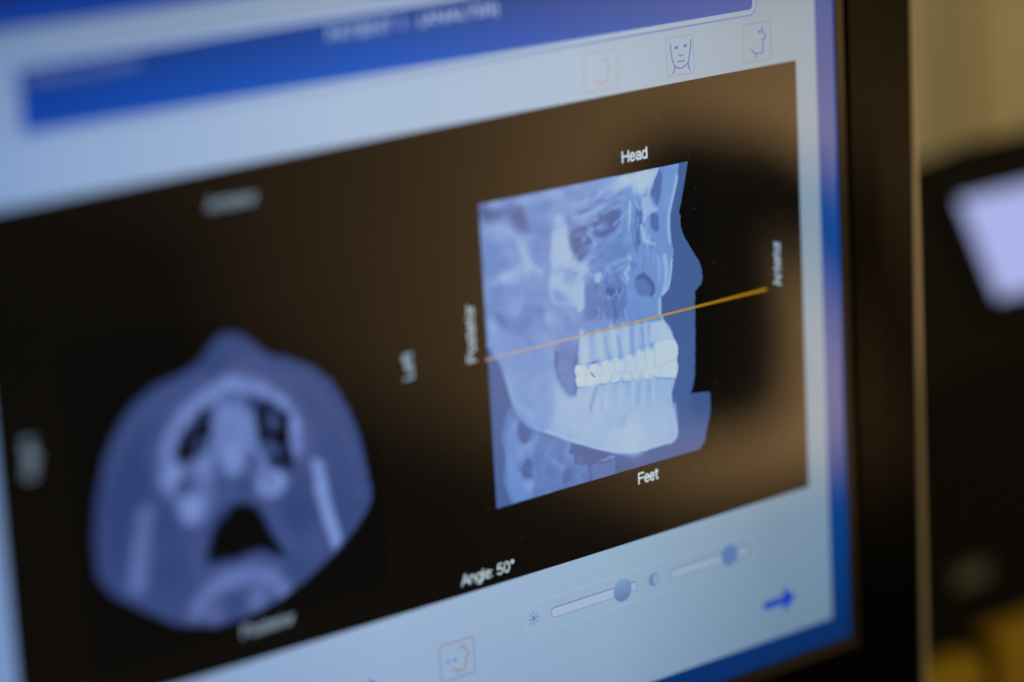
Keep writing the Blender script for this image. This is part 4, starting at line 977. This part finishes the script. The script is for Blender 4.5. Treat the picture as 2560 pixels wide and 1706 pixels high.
AXIAL_OPS=[
('p',[(82.7,92.4),(88.3,93.2),(92.4,96.5),(96.4,100.4),(103.5,103.1),(109.9,106.4),(115.5,111.4),(120.1,119.5),(123.3,128.0),(124.9,136.9),(126.1,145.1),(124.6,148.7),(119.6,153.4),(113.0,158.4),(103.4,163.2),(94.0,166.7),(84.2,168.7),(73.3,168.4),(62.8,165.2),(52.9,158.4),(45.2,152.6),(41.0,146.5),(41.5,136.1),(43.1,127.2),(46.0,118.7),(49.4,112.1),(55.5,105.5),(62.1,102.0),(71.3,100.2),(76.4,98.2),(79.6,94.5)],0.21,1,0.3,0),
('p',[(45.0,121.5),(54.9,111.5),(59.8,125.0),(51.8,141.8),(46.7,151.7),(42.1,142.5)],0.15,0.7,4,0),
('p',[(97.4,105.1),(108.1,110.5),(118.2,124.2),(120.8,139.2),(109.5,136.6),(100.2,115.2)],0.25,0.8,5,0),
('l',[(64.7,124.9),(63.8,119.7),(67.9,113.1),(74.7,109.0),(83.6,105.3),(92.7,108.5),(99.5,114.4),(103.3,122.2),(103.1,128.0)],0.3,0.8,2,11),
('l',[(64.7,124.9),(63.8,119.7),(67.9,113.1),(74.7,109.0),(83.6,105.3),(92.7,108.5),(99.5,114.4),(103.3,122.2),(103.1,128.0)],0.6,1,0.8,4.2),
('p',[(78.8,110.5),(83.2,109.6),(89.6,111.0),(89.2,122.9),(85.6,129.7),(82.0,130.2),(79.0,123.8)],0.5,1,1.2,0),
('p',[(80.1,115.2),(83.7,115.4),(83.7,119.2),(80.1,119.0)],0.4,0.8,1,0),
('p',[(79.9,122.1),(87.8,122.6),(84.9,129.6),(81.3,129.4)],0.58,0.8,2,0),
('p',[(63.5,122.1),(67.9,120.6),(77.6,122.8),(78.0,134.3),(74.7,138.6),(67.6,138.1),(65.4,131.3)],0.44,0.7,1.5,0),
('p',[(86.5,128.0),(98.8,130.2),(100.7,134.5),(96.6,138.7),(90.2,135.9)],0.4,0.8,1.5,0),
('p',[(76.0,109.9),(79.7,112.6),(77.7,117.8),(75.9,121.8),(70.5,123.1),(66.1,121.1),(67.9,116.9),(71.5,112.7)],0,1,0.5,0),
('p',[(88.3,109.4),(95.3,111.9),(101.8,117.4),(101.3,126.3),(102.0,132.2),(97.8,133.5),(93.9,127.8),(91.7,123.5),(91.4,118.3),(90.3,114.6)],0,1,0.5,0),
('b',[(68.1,129.7)],0,1,0.7,2.6),
('b',[(68.5,122.0)],0,1,0.6,2),
('b',[(65.0,125.6)],0.64,1,1,3.2),
('b',[(94.7,134.4)],0.66,1,1.2,4.2),
('b',[(70.3,135.6)],0.58,1,1.4,4.5),
('b',[(74.5,125.6)],0.5,0.7,1.2,3.2),
('p',[(74.3,134.7),(94.4,138.2),(101.2,154.1),(96.2,159.4),(69.5,155.1),(68.0,149.0)],0.3,0.5,1,0),
('p',[(78.1,137.2),(88.2,138.0),(91.4,142.3),(94.1,149.1),(98.4,156.4),(89.5,151.8),(81.3,152.4),(72.4,151.4),(74.4,144.9),(77.0,140.4)],0,1,1,0),
('p',[(55.0,131.3),(59.4,132.4),(57.6,140.1),(54.0,154.9),(49.3,153.4),(51.8,141.8)],0.4,1,0.9,0),
('p',[(107.4,130.9),(111.1,132.1),(112.4,142.5),(115.5,155.7),(112.5,157.3),(110.2,151.1),(108.0,140.8)],0.6,1,0.6,0),
('l',[(46.3,121.8),(50.5,114.2),(58.1,107.3),(69.6,103.6),(76.8,101.4)],0.3,0.6,0.8,2.5),
('l',[(97.4,105.7),(108.1,110.5),(116.2,120.6),(120.6,132.6),(121.9,144.7)],0.3,0.6,0.8,2.5),
('b',[(59.9,116.3)],0.15,0.5,2,4.5),
('b',[(56.4,124.2)],0.15,0.5,2,4.5),
('b',[(62.0,138.0)],0.15,0.5,2,4.5),
('b',[(105.9,126.7)],0.3,0.5,2,4.5),
('b',[(102.0,144.6)],0.15,0.5,2,4.5),
('b',[(106.5,154.1)],0.3,0.5,2,4.5),
('b',[(62.1,150.7)],0.15,0.5,2,4.5),
('b',[(90.4,102.3)],0.3,0.5,2,4.5),
('b',[(79.7,100.8)],0.15,0.5,2,4.5),
('l',[(63.5,122.1),(62.4,126.8),(65.4,131.3)],0.56,0.8,0.8,2.2),
('l',[(90.0,114.2),(90.3,123.2),(93.0,128.9),(93.4,132.8)],0.58,0.8,0.7,2),
('l',[(78.9,113.1),(77.5,120.3),(75.3,124.8)],0.54,0.8,0.7,2),
('l',[(68.7,163.3),(73.5,158.7),(79.4,157.4),(86.0,157.4),(92.4,160.1),(95.7,164.5)],0.42,1,1.2,5.5),
('b',[(82.3,134.4)],0.46,0.345213,0.8,1.66367),
('b',[(65.6,109.2)],0.46,0.448911,0.8,1.32806),
('b',[(61.0,119.1)],0.46,0.257981,0.8,2.20543),
('b',[(94.3,134.9)],0.16,0.216008,0.8,1.93998),
('b',[(84.2,109.5)],0.16,0.267358,0.8,2.153),
('b',[(64.5,110.1)],0.36,0.400227,0.8,1.55295),
('b',[(60.6,122.5)],0.16,0.323721,0.8,1.05024),
('b',[(79.5,137.6)],0.36,0.408369,0.8,1.58961),
('b',[(66.5,111.9)],0.16,0.370496,0.8,2.26588),
('b',[(102.8,117.7)],0.46,0.374654,0.8,1.97379),
('b',[(72.4,132.3)],0.16,0.252781,0.8,1.99934),
('b',[(92.3,112.9)],0.16,0.35969,0.8,1.6748),
('b',[(66.0,118.7)],0.16,0.306785,0.8,1.02818),
('b',[(69.5,126.1)],0.16,0.346594,0.8,1.52893),
('b',[(61.5,113.0)],0.16,0.277418,0.8,2.39791),
('b',[(98.8,129.7)],0.16,0.272903,0.8,2.36),
('b',[(78.7,139.3)],0.36,0.439665,0.8,1.43936),
('b',[(96.3,116.0)],0.46,0.416708,0.8,1.54067),
('b',[(77.9,103.6)],0.46,0.358573,0.8,1.37982),
('b',[(78.4,107.3)],0.36,0.337108,0.8,1.72958),
('b',[(99.3,126.3)],0.16,0.347301,0.8,1.52712),
('b',[(94.4,133.6)],0.36,0.288144,0.8,1.95099),
('b',[(77.5,111.0)],0.16,0.205313,0.8,2.33678),
('b',[(68.2,127.1)],0.46,0.290989,0.8,1.44804),
('b',[(74.4,133.5)],0.36,0.226218,0.8,2.10222),
('b',[(92.3,108.8)],0.16,0.255634,0.8,1.43402),
('b',[(88.1,112.0)],0.36,0.224256,0.8,1.90935),
('b',[(64.9,108.3)],0.16,0.413884,0.8,1.6138),
('b',[(88.8,136.6)],0.46,0.256257,0.8,1.63154),
('b',[(94.8,132.1)],0.46,0.269648,0.8,1.25702),
('b',[(90.4,107.1)],0.36,0.305318,0.8,1.82527),
('b',[(61.1,115.0)],0.46,0.304943,0.8,1.58367),
('b',[(62.9,122.8)],0.16,0.408135,0.8,1.66829),
('b',[(70.2,108.5)],0.46,0.386381,0.8,1.31093),
('b',[(93.5,111.5)],0.36,0.422426,0.8,1.76141),
('b',[(97.5,110.4)],0.16,0.211269,0.8,2.13427),
('b',[(99.7,114.7)],0.36,0.203286,0.8,1.80773),
('b',[(82.8,109.2)],0.46,0.334249,0.8,1.02778),
('b',[(103.3,129.6)],0.16,0.415416,0.8,1.35346),
('b',[(61.5,118.5)],0.16,0.421909,0.8,1.17111),
('b',[(92.6,132.0)],0.16,0.201876,0.8,2.1529),
('b',[(67.8,111.0)],0.36,0.354522,0.8,1.34756),
('b',[(69.2,116.9)],0.16,0.393811,0.8,2.19983),
('b',[(94.5,128.2)],0.16,0.221532,0.8,2.19623),
('b',[(66.3,117.6)],0.36,0.297409,0.8,1.54012),
('b',[(75.3,137.5)],0.36,0.338881,0.8,1.17326),
('b',[(79.4,110.8)],0.16,0.315204,0.8,1.06015),
('b',[(72.5,106.8)],0.16,0.307898,0.8,1.8721),
('b',[(68.6,129.8)],0.36,0.304573,0.8,2.3304),
('b',[(97.1,126.1)],0.46,0.306222,0.8,1.10021),
('b',[(62.0,124.9)],0.36,0.339769,0.8,2.35634),
('b',[(92.8,112.0)],0.46,0.421836,0.8,1.92721),
('b',[(88.7,107.0)],0.46,0.402905,0.8,1.74476),
('b',[(79.4,109.3)],0.36,0.22295,0.8,1.06204),
('b',[(99.7,131.9)],0.16,0.413075,0.8,1.47808),
('b',[(95.8,126.7)],0.46,0.344769,0.8,2.33338),
('b',[(87.5,106.6)],0.46,0.259576,0.8,1.74061),
('b',[(69.7,113.7)],0.46,0.340994,0.8,1.45395),
('b',[(90.2,113.2)],0.16,0.375028,0.8,1.6358),
('b',[(97.1,119.3)],0.36,0.441579,0.8,1.77929),
('b',[(70.8,116.3)],0,0.8,0.5,1.6),
('b',[(76.8,116.4)],0,0.8,0.5,1.6),
('b',[(68.6,120.8)],0,0.8,0.5,1.6),
('b',[(93.7,113.8)],0,0.8,0.5,1.6),
('b',[(99.5,122.7)],0,0.8,0.5,1.6),
('b',[(95.9,129.6)],0,0.8,0.5,1.6),
('b',[(100.2,128.0)],0,0.8,0.5,1.6),
('b',[(73.7,119.4)],0.34,0.7,0.5,1.5),
('b',[(96.2,118.7)],0.34,0.7,0.5,1.5),
('b',[(94.6,124.1)],0.34,0.7,0.5,1.5),
('b',[(72.5,113.5)],0.34,0.7,0.5,1.5),
('b',[(87.5,164.7)],0.4,1,1.2,3.5),
('b',[(74.3,165.4)],0.36,1,1.2,3),
]


# ---- displayed scans, painted as brightness fields on a fine grid
def srgb_lin(a):
    a = a / 255.0
    return np.where(a <= 0.04045, a / 12.92, ((a + 0.055) / 1.055) ** 2.4)


SCAN_T = np.array([0, .12, .2, .31, .42, .55, .64, .74, .84, .93, 1.0])
SCAN_RGB = np.array([(5, 5, 6), (34, 46, 84), (46, 66, 118), (66, 94, 148), (80, 103, 162), (98, 134, 197), (117, 151, 208), (141, 173, 214), (158, 184, 215), (172, 195, 214), (182, 201, 214)], float)
SLICE_RGB = np.array([(4, 4, 5), (38, 54, 104), (52, 70, 122), (72, 86, 136), (92, 112, 172), (110, 134, 196), (120, 146, 206), (140, 164, 210), (150, 174, 212), (160, 184, 214), (170, 192, 214)], float)


def gauss(a, s):
    if s < 0.35:
        return a
    r = max(1, int(3 * s))
    k = np.exp(-0.5 * (np.arange(-r, r + 1) / s) ** 2)
    k /= k.sum()
    for ax in (0, 1):
        p = [(0, 0), (0, 0)]
        p[ax] = (r, r)
        b = np.pad(a, p, mode='edge')
        out = np.zeros_like(a)
        n = a.shape[ax]
        for i, kk in enumerate(k):
            out += kk * (b[i:i + n, :] if ax == 0 else b[:, i:i + n])
        a = out
    return a


def paint(ops, x0, y0, x1, y1, step, grain, seed, pal):
    xs = np.arange(x0, x1 + 1e-6, step)
    ys = np.arange(y0, y1 + 1e-6, step)
    X, Y = np.meshgrid(xs, ys)
    T = np.zeros_like(X)
    sil = None
    for kind, pts, t, alpha, soft, wd in ops:
        p = np.array(pts)
        if kind == 'p':
            M = np.zeros(X.shape, bool)
            for i in range(len(p)):
                (ax, ay), (bx, by) = p[i - 1], p[i]
                c = (ay > Y) != (by > Y)
                with np.errstate(divide='ignore', invalid='ignore'):
                    M ^= c & (X < (bx - ax) * (Y - ay) / (by - ay) + ax)
            M = M.astype(float)
        else:
            D = np.full(X.shape, 1e9)
            if len(p) == 1:
                D = np.hypot(X - p[0, 0], Y - p[0, 1])
                lim = wd
            else:
                lim = wd / 2
                for i in range(len(p) - 1):
                    a, b = p[i], p[i + 1]
                    d = b - a
                    q = np.clip(((X - a[0]) * d[0] + (Y - a[1]) * d[1]) / max(d @ d, 1e-9), 0, 1)
                    D = np.minimum(D, np.hypot(X - a[0] - q * d[0], Y - a[1] - q * d[1]))
            M = np.clip((lim - D) / step + 0.5, 0, 1)
        M = gauss(M, 0.7 * soft / step)
        if sil is None:
            sil = M
        T = T * (1 - alpha * M) + t * alpha * M
    if step < 0.5:
        T = np.interp(T, [0, 0.31, 0.42, 0.52, 0.62, 0.72, 0.84, 1], [0, 0.31, 0.36, 0.485, 0.62, 0.76, 0.87, 1])
    rng = np.random.default_rng(seed)
    g = sum(gauss(rng.standard_normal(X.shape), s / step) * s / step * k for s, k in ((0.35, 0.7), (0.8, 1.0), (1.8, 1.0), (4.0, 0.8)))
    T = np.clip(T + grain * g * np.clip(T - 0.2, 0, 0.5) * 4, 0, 1) * np.clip(sil * 1.02, 0, 1)
    rgb = np.stack([srgb_lin(np.interp(T, SCAN_T, pal[:, k])) for k in range(3)], -1)
    return X, Y, rgb


def scan(name, ops, ext, step, grain, lift, seed, pal):
    X, Y, rgb = paint(ops, *ext, step, grain, seed, pal)
    h, wd = X.shape
    v = np.stack([SX + X / 1000, np.full(X.shape, SY - lift / 1000), SZ - Y / 1000], -1).reshape(-1, 3)
    idx = np.arange(h * wd).reshape(h, wd)
    f = np.stack([idx[:-1, :-1], idx[1:, :-1], idx[1:, 1:], idx[:-1, 1:]], -1).reshape(-1, 4)
    me = bpy.data.meshes.new(name)
    me.vertices.add(len(v))
    me.vertices.foreach_set('co', v.ravel())
    me.loops.add(f.size)
    me.loops.foreach_set('vertex_index', f.ravel())
    me.polygons.add(len(f))
    me.polygons.foreach_set('loop_start', np.arange(0, f.size, 4))
    me.update(calc_edges=True)
    at = me.color_attributes.new('scan', 'FLOAT_COLOR', 'POINT')
    at.data.foreach_set('color', np.concatenate([rgb.reshape(-1, 3), np.ones((len(v), 1))], 1).astype(np.float32).ravel())
    me.materials.append(screen_mat(name + '_glow', attr='scan'))
    o = bpy.data.objects.new(name, me)
    COL.objects.link(o)
    o.parent = screen
    return o


sk = scan('skull_side_scan', SKULL_OPS, (167.6, 73.2, 249.6, 159.3), 0.25, 0.012, 0.12, 3, SCAN_RGB)
sk['label'] = 'pale blue side view x-ray of skull, jaw and teeth'
ax = scan('head_slice_scan', AXIAL_OPS, (38.0, 88.0, 130.0, 172.0), 0.6, 0.03, 0.12, 5, SLICE_RGB)
ax['label'] = 'blurred dim blue cross-section slice of the head'
sheet('section_line', [(166.6, 116.1), (215, 116.12), (250, 116.0), (272.4, 115.9), (272.4, 116.8), (250, 116.7), (215, 116.58), (166.6, 116.6)], line_em, 0.2)


# ---- buttons and sliders
def button(x0, y0, x1, y1, mat, wd, r=1.2, lift=0.1):
    ring_sheet('icon_frame', rrect(x0, y0, x1, y1, r), rrect(x0 + wd, y0 + wd, x1 - wd, y1 - wd, max(0.2, r - wd)), mat, lift)


PROFILE = [[(274.2, 38.8), (274.3, 39.7), (275.2, 40.9), (275.6, 41.7), (275.3, 42.1), (274.4, 42.3), (274.5, 43.2), (274.2, 43.7), (274.4, 44.4), (274.3, 45.8), (273.7, 46.2), (272.6, 46.2), (271.5, 46.1), (270.5, 45.5), (269.7, 44.8)], [(271.4, 46.1), (271.4, 47.2)], [(273.2, 40.0), (274.2, 39.6)]]
FACE = [[(238.7, 39.0), (238.8, 40.9), (239.2, 43.7), (240.0, 45.4), (241.1, 46.1), (242.3, 46.4), (243.4, 46.1), (245.1, 45.2), (245.8, 42.9), (246.3, 40.8), (246.5, 38.8)], [(241.7, 42.6), (242.5, 42.7), (243.3, 42.6)], [(241.1, 44.3), (242.4, 44.4), (243.8, 44.3)], [(240.0, 45.4), (240.0, 46.3), (239.3, 47.4)], [(245.2, 45.3), (245.3, 46.4), (245.8, 47.3)]]
button(206.5, 37.2, 219.1, 48.7, orange_em, 0.75)
strokes('profile_icon', [[(x - 59.2, y + 0.2) for x, y in l] for l in PROFILE], 0.75, orange_face_em, 0.13, dots=[(214.0, 40.2)], dot_r=0.5)
button(236.9, 37.2, 247.6, 48.3, faint_em, 0.35)
strokes('face_icon', FACE, 0.42, violet_em, 0.13, dots=[(240.9, 40.3), (244.3, 40.2)], dot_r=0.62)
button(266.6, 37.2, 277.7, 48.4, faint_em, 0.35)
strokes('profile_icon', PROFILE, 0.48, violet_em, 0.13, dots=[(273.2, 40.0)], dot_r=0.6)
button(144.7, 193.5, 157.1, 204.6, orange_low_em, 0.6)
strokes('profile_icon', [[(153.2, 195.2), (153.5, 196.3), (154.8, 198.0), (154.8, 198.7), (153.6, 199.2), (153.7, 200.4), (153.5, 201.9), (152.6, 202.7), (151.0, 202.4), (149.2, 201.3)], [(151.0, 202.4), (150.5, 203.2)], [(151.8, 195.9), (153.2, 195.6)]], 0.55, orange_low_face_em, 0.13)
for dx in (147.6, 149.9):
    sheet('icon_dot', ellipse(dx, 198.9, 0.7, 0.5), icon_blue_em, 0.13)

button(175.8, 189.6, 263.6, 199.2, light_em, 0.25, 1.4)
# sun symbol
sheet('sun_symbol_core', ellipse(178.4, 194.4, 0.75), icon_blue_em, 0.13)
strokes('sun_symbol_rays', [[(178.4 + 1.15 * math.cos(a), 194.4 + 1.15 * math.sin(a)), (178.4 + 1.95 * math.cos(a), 194.4 + 1.95 * math.sin(a))] for a in [k * math.pi / 4 for k in range(8)]], 0.34, icon_blue_em, 0.13)
# half filled contrast symbol
ring_sheet('contrast_symbol', ellipse(223.6, 194.4, 2.0, n=32), ellipse(223.6, 194.4, 1.55, n=32), icon_blue_em, 0.13)
sheet('contrast_symbol_half', [(223.6 + 1.55 * math.cos(a), 194.4 + 1.55 * math.sin(a)) for a in [math.pi / 2 + math.pi * k / 14 for k in range(15)]], icon_blue_em, 0.14)
for tx0, tx1, kx, km in ((184.7, 217.2, 211.4, knob_em), (230.0, 262.0, 253.7, knob2_em)):
    ring_sheet('slider_track_edge', rrect(tx0, 192.9, tx1, 196.1, 1.6), rrect(tx0 + 0.3, 193.35, tx1 - 0.3, 195.9, 1.25), track_edge_em, 0.13)
    sheet('slider_track', rrect(tx0 + 0.3, 193.35, tx1 - 0.3, 195.9, 1.25), track_em, 0.12)
    sheet('slider_knob_edge', ellipse(kx + 0.15, 194.65, 3.4), icon_blue_em, 0.16)
    sheet('slider_knob', ellipse(kx - 0.1, 194.3, 3.1), km, 0.19)
for ax_, ay_ in ((267.0, 214.3), (112.5, 200.6)):
    sheet('arrow_symbol', [(ax_, ay_ - 1.2), (ax_ + 8.2, ay_ - 1.2), (ax_ + 8.2, ay_ - 4.0), (ax_ + 13.2, ay_), (ax_ + 8.2, ay_ + 4.0), (ax_ + 8.2, ay_ + 1.2), (ax_, ay_ + 1.2)], arrow_em, 0.13)

# ---- fine dust on the glass
v, f = [], []
for k in range(170):
    x, y = random.uniform(150, 300), random.uniform(40, 225)
    s = random.uniform(0.04, 0.11)
    b = len(v)
    v += [P(x + s * random.uniform(.6, 1.4) * math.cos(a), y + s * random.uniform(.6, 1.4) * math.sin(a), 0.3) for a in (0.3, 1.6, 2.6, 3.9, 5.2)]
    f.append((b + 4, b + 3, b + 2, b + 1, b))
dust = link_mesh('dust', v, f, principled('pale_dust', (0.6, 0.55, 0.48, 1), 0.9, 0.2), screen)
dust['kind'] = 'stuff'

# ------------------------------------------------------------------ console behind the monitor
con_mat = principled('console_black', (0.009, 0.006, 0.004, 1), 0.7, 0.06, noise=(200, 0.4), bump=0.05)
con_face_mat = principled('console_face', (0.006, 0.005, 0.004, 1), 0.6, 0.08)
console = thing('console', (0.83, 0.76, 0.75), 'dark desk console with tilted lavender display right of the monitor', 'console')
TILT = [(0.736, 1.048), (0.728, 1.044), (0.692, 0.978), (0.694, 0.9), (0.70, 0.7503), (0.84, 0.7503), (0.80, 0.93), (0.750, 1.043)]   # (y, z) side profile
xs = [0.700, 0.706, 0.718, 0.738, 0.765, 0.80, 0.99, 1.0]
drop = [0.050, 0.034, 0.021, 0.011, 0.004, 0.0, 0.0, 0.006]
v, f = [], []
for x, dz in zip(xs, drop):
    for y, z in TILT:
        k = max(0.0, (z - 0.92) / (1.048 - 0.92))
        v.append((x, y + 0.3 * dz * k, z - dz * k))
n = len(TILT)
for j in range(len(xs) - 1):
    for i in range(n):
        f.append((j * n + i, j * n + (i + 1) % n, (j + 1) * n + (i + 1) % n, (j + 1) * n + i))
f.append(tuple(range(n - 1, -1, -1)))
f.append(tuple((len(xs) - 1) * n + i for i in range(n)))
link_mesh('body', v, f, con_mat, console)
# the tilted display sits on the sloping face, 1 mm proud
dn = Vector((0, -(1.044 - 0.978), 0.728 - 0.692)).normalized()      # outward normal of the sloping face
du = Vector((0, 0.728 - 0.692, 1.044 - 0.978)).normalized()         # up the slope
o0 = Vector((0.0, 0.692, 0.978))


def slope(x, s, lift):
    p = o0 + du * s + dn * lift
    return (x, p.y, p.z)


def slab(name, x0, x1, s0, s1, l0, l1, mat, parent):
    v = [slope(x0, s0, l0), slope(x1, s0, l0), slope(x1, s1, l0), slope(x0, s1, l0), slope(x0, s0, l1), slope(x1, s0, l1), slope(x1, s1, l1), slope(x0, s1, l1)]
    return link_mesh(name, v, [(0, 3, 2, 1), (4, 5, 6, 7), (0, 1, 5, 4), (1, 2, 6, 5), (2, 3, 7, 6), (3, 0, 4, 7)], mat, parent)


disp_mat = principled('lavender_display', (0.02, 0.02, 0.02, 1), 0.3, 0.5, emis=(0.39, 0.44, 0.80, 1), strength=1.0)
slab('display_surround', 0.766, 0.90, 0.014, 0.067, 0.0004, 0.0012, con_face_mat, console)
slab('display', 0.7735, 0.885, 0.0205, 0.060, 0.0013, 0.0018, disp_mat, console)
box('badge', (0.738, 0.6915, 0.893), (0.756, 0.694, 0.900), principled('badge_grey', (0.085, 0.075, 0.055, 1), 0.5, 0.3), console)

# ------------------------------------------------------------------ mustard boxes
must = principled('mustard_card', (0.34, 0.18, 0.007, 1), 0.7, 0.2, noise=(60, 0.25))


def carton(x0, x1, y0, y1, ztop, label):
    t = thing('yellow_box', ((x0 + x1) / 2, (y0 + y1) / 2, 0.75), label, 'box', 'mustard yellow boxes by the console')
    box('carton', (x0, y0, 0.7503), (x1, y1, ztop - 0.018), must, t, 0.002)
    box('lid', (x0 - 0.002, y0 - 0.002, ztop - 0.0175), (x1 + 0.002, y1 + 0.002, ztop), must, t, 0.002)
    return t


carton(0.696, 0.737, 0.680, 0.690, 0.8705, 'lower mustard yellow box, nearer the tan monitor rim')
carton(0.748, 0.830, 0.680, 0.690, 0.8755, 'taller mustard yellow box at the bottom right corner')

# ------------------------------------------------------------------ door frame on the back wall
wood = principled('pale_wood', (0.66, 0.51, 0.30, 1), 0.5, 0.4, noise=(25, 0.3))
df = thing('door_frame', (1.18, 1.03, 0.0), 'pale wooden door frame post on the back wall at the top right', 'door frame')
box('post', (1.126, 1.038, 0.0002), (1.20, 1.0495, 2.08), wood, df, 0.004)
box('stop_strip', (1.200, 1.042, 0.0002), (1.216, 1.0495, 2.08), wood, df, 0.002)

# ------------------------------------------------------------------ unseen dark chair, added for its reflection in the screen
chair_mat = principled('chair_fabric', (0.008, 0.007, 0.006, 1), 0.9, 0.1, noise=(120, 0.4))
CX, CY = 1.98, -2.42
chair = thing('added_chair_form', (CX, CY, 0.0), 'dark low swivel chair form, added out of view for a soft dark reflection at the left of the screen', 'chair')
v, f = [], []
N = 28
for lx, s in ((0.12, 0.8), (0.105, 0.96), (0.12, 1.0), (0.16, 1.0), (0.175, 0.96), (0.16, 0.8)):
    for i in range(N):
        a = 2 * math.pi * i / N
        e = lambda q: math.copysign(abs(q) ** 0.75, q)
        v.append((CX + lx, CY + 0.2 * s * e(math.cos(a)), 0.31 + 0.13 * s * e(math.sin(a))))
for j in range(5):
    for i in range(N):
        f.append((j * N + i, j * N + (i + 1) % N, (j + 1) * N + (i + 1) % N, (j + 1) * N + i))
f.append(tuple(range(N - 1, -1, -1)))
f.append(tuple(5 * N + i for i in range(N)))
link_mesh('backrest', v, f, chair_mat, chair, smooth=True)
tube('back_post', [(CX + 0.19, CY, 0.32), (CX + 0.2, CY, 0.22), (CX + 0.1, CY, 0.16)], 0.016, chair_mat, chair)
lathe('seat', [(0.10, 0.15), (0.20, 0.155), (0.21, 0.18), (0.18, 0.20), (0.05, 0.205)], (CX, CY, 0.0), chair_mat, chair)
lathe('gas_column', [(0.02, 0.05), (0.02, 0.15)], (CX, CY, 0.0), chair_mat, chair, 14)
for k in range(5):
    a = 2 * math.pi * k / 5
    tube('foot', [(CX, CY, 0.07), (CX + 0.22 * math.cos(a), CY + 0.22 * math.sin(a), 0.03)], 0.016, chair_mat, chair, 8)

# ------------------------------------------------------------------ unseen lamp form, added to make the dark reflection beside the skull picture
lamp_mat = principled('lamp_black', (0.010, 0.009, 0.008, 1), 0.6, 0.2)
LX, LY, LZ = 1.0, 0.074, 0.902
lamp = thing('added_lamp_form', (1.08, 0.50, 0.75), 'black unlit lamp form, added out of view for the dark reflection around the skull nose', 'lamp')
prof = [(0.0, 0.082), (0.018, 0.080), (0.034, 0.066), (0.046, 0.040), (0.053, 0.005), (0.055, -0.035), (0.052, -0.066), (0.046, -0.078), (0.04, -0.074), (0.03, -0.05), (0.0, -0.04)]
lathe('lamp_shade', prof[1:-1], (LX, LY, LZ), lamp_mat, lamp, 36)
tube('arm', [(LX, LY + 0.005, LZ + 0.058), (LX + 0.005, LY + 0.05, LZ + 0.062), (LX + 0.01, LY + 0.085, LZ + 0.048), (LX + 0.015, LY + 0.115, LZ + 0.012), (LX + 0.02, LY + 0.15, LZ - 0.045), (LX + 0.05, LY + 0.27, LZ - 0.075), (1.08, 0.48, 0.81), (1.08, 0.50, 0.765)], 0.021, lamp_mat, lamp, 12)
lathe('lamp_base', [(0.075, 0.0003), (0.075, 0.010), (0.06, 0.016), (0.02, 0.020)], (1.08, 0.50, 0.75), lamp_mat, lamp)
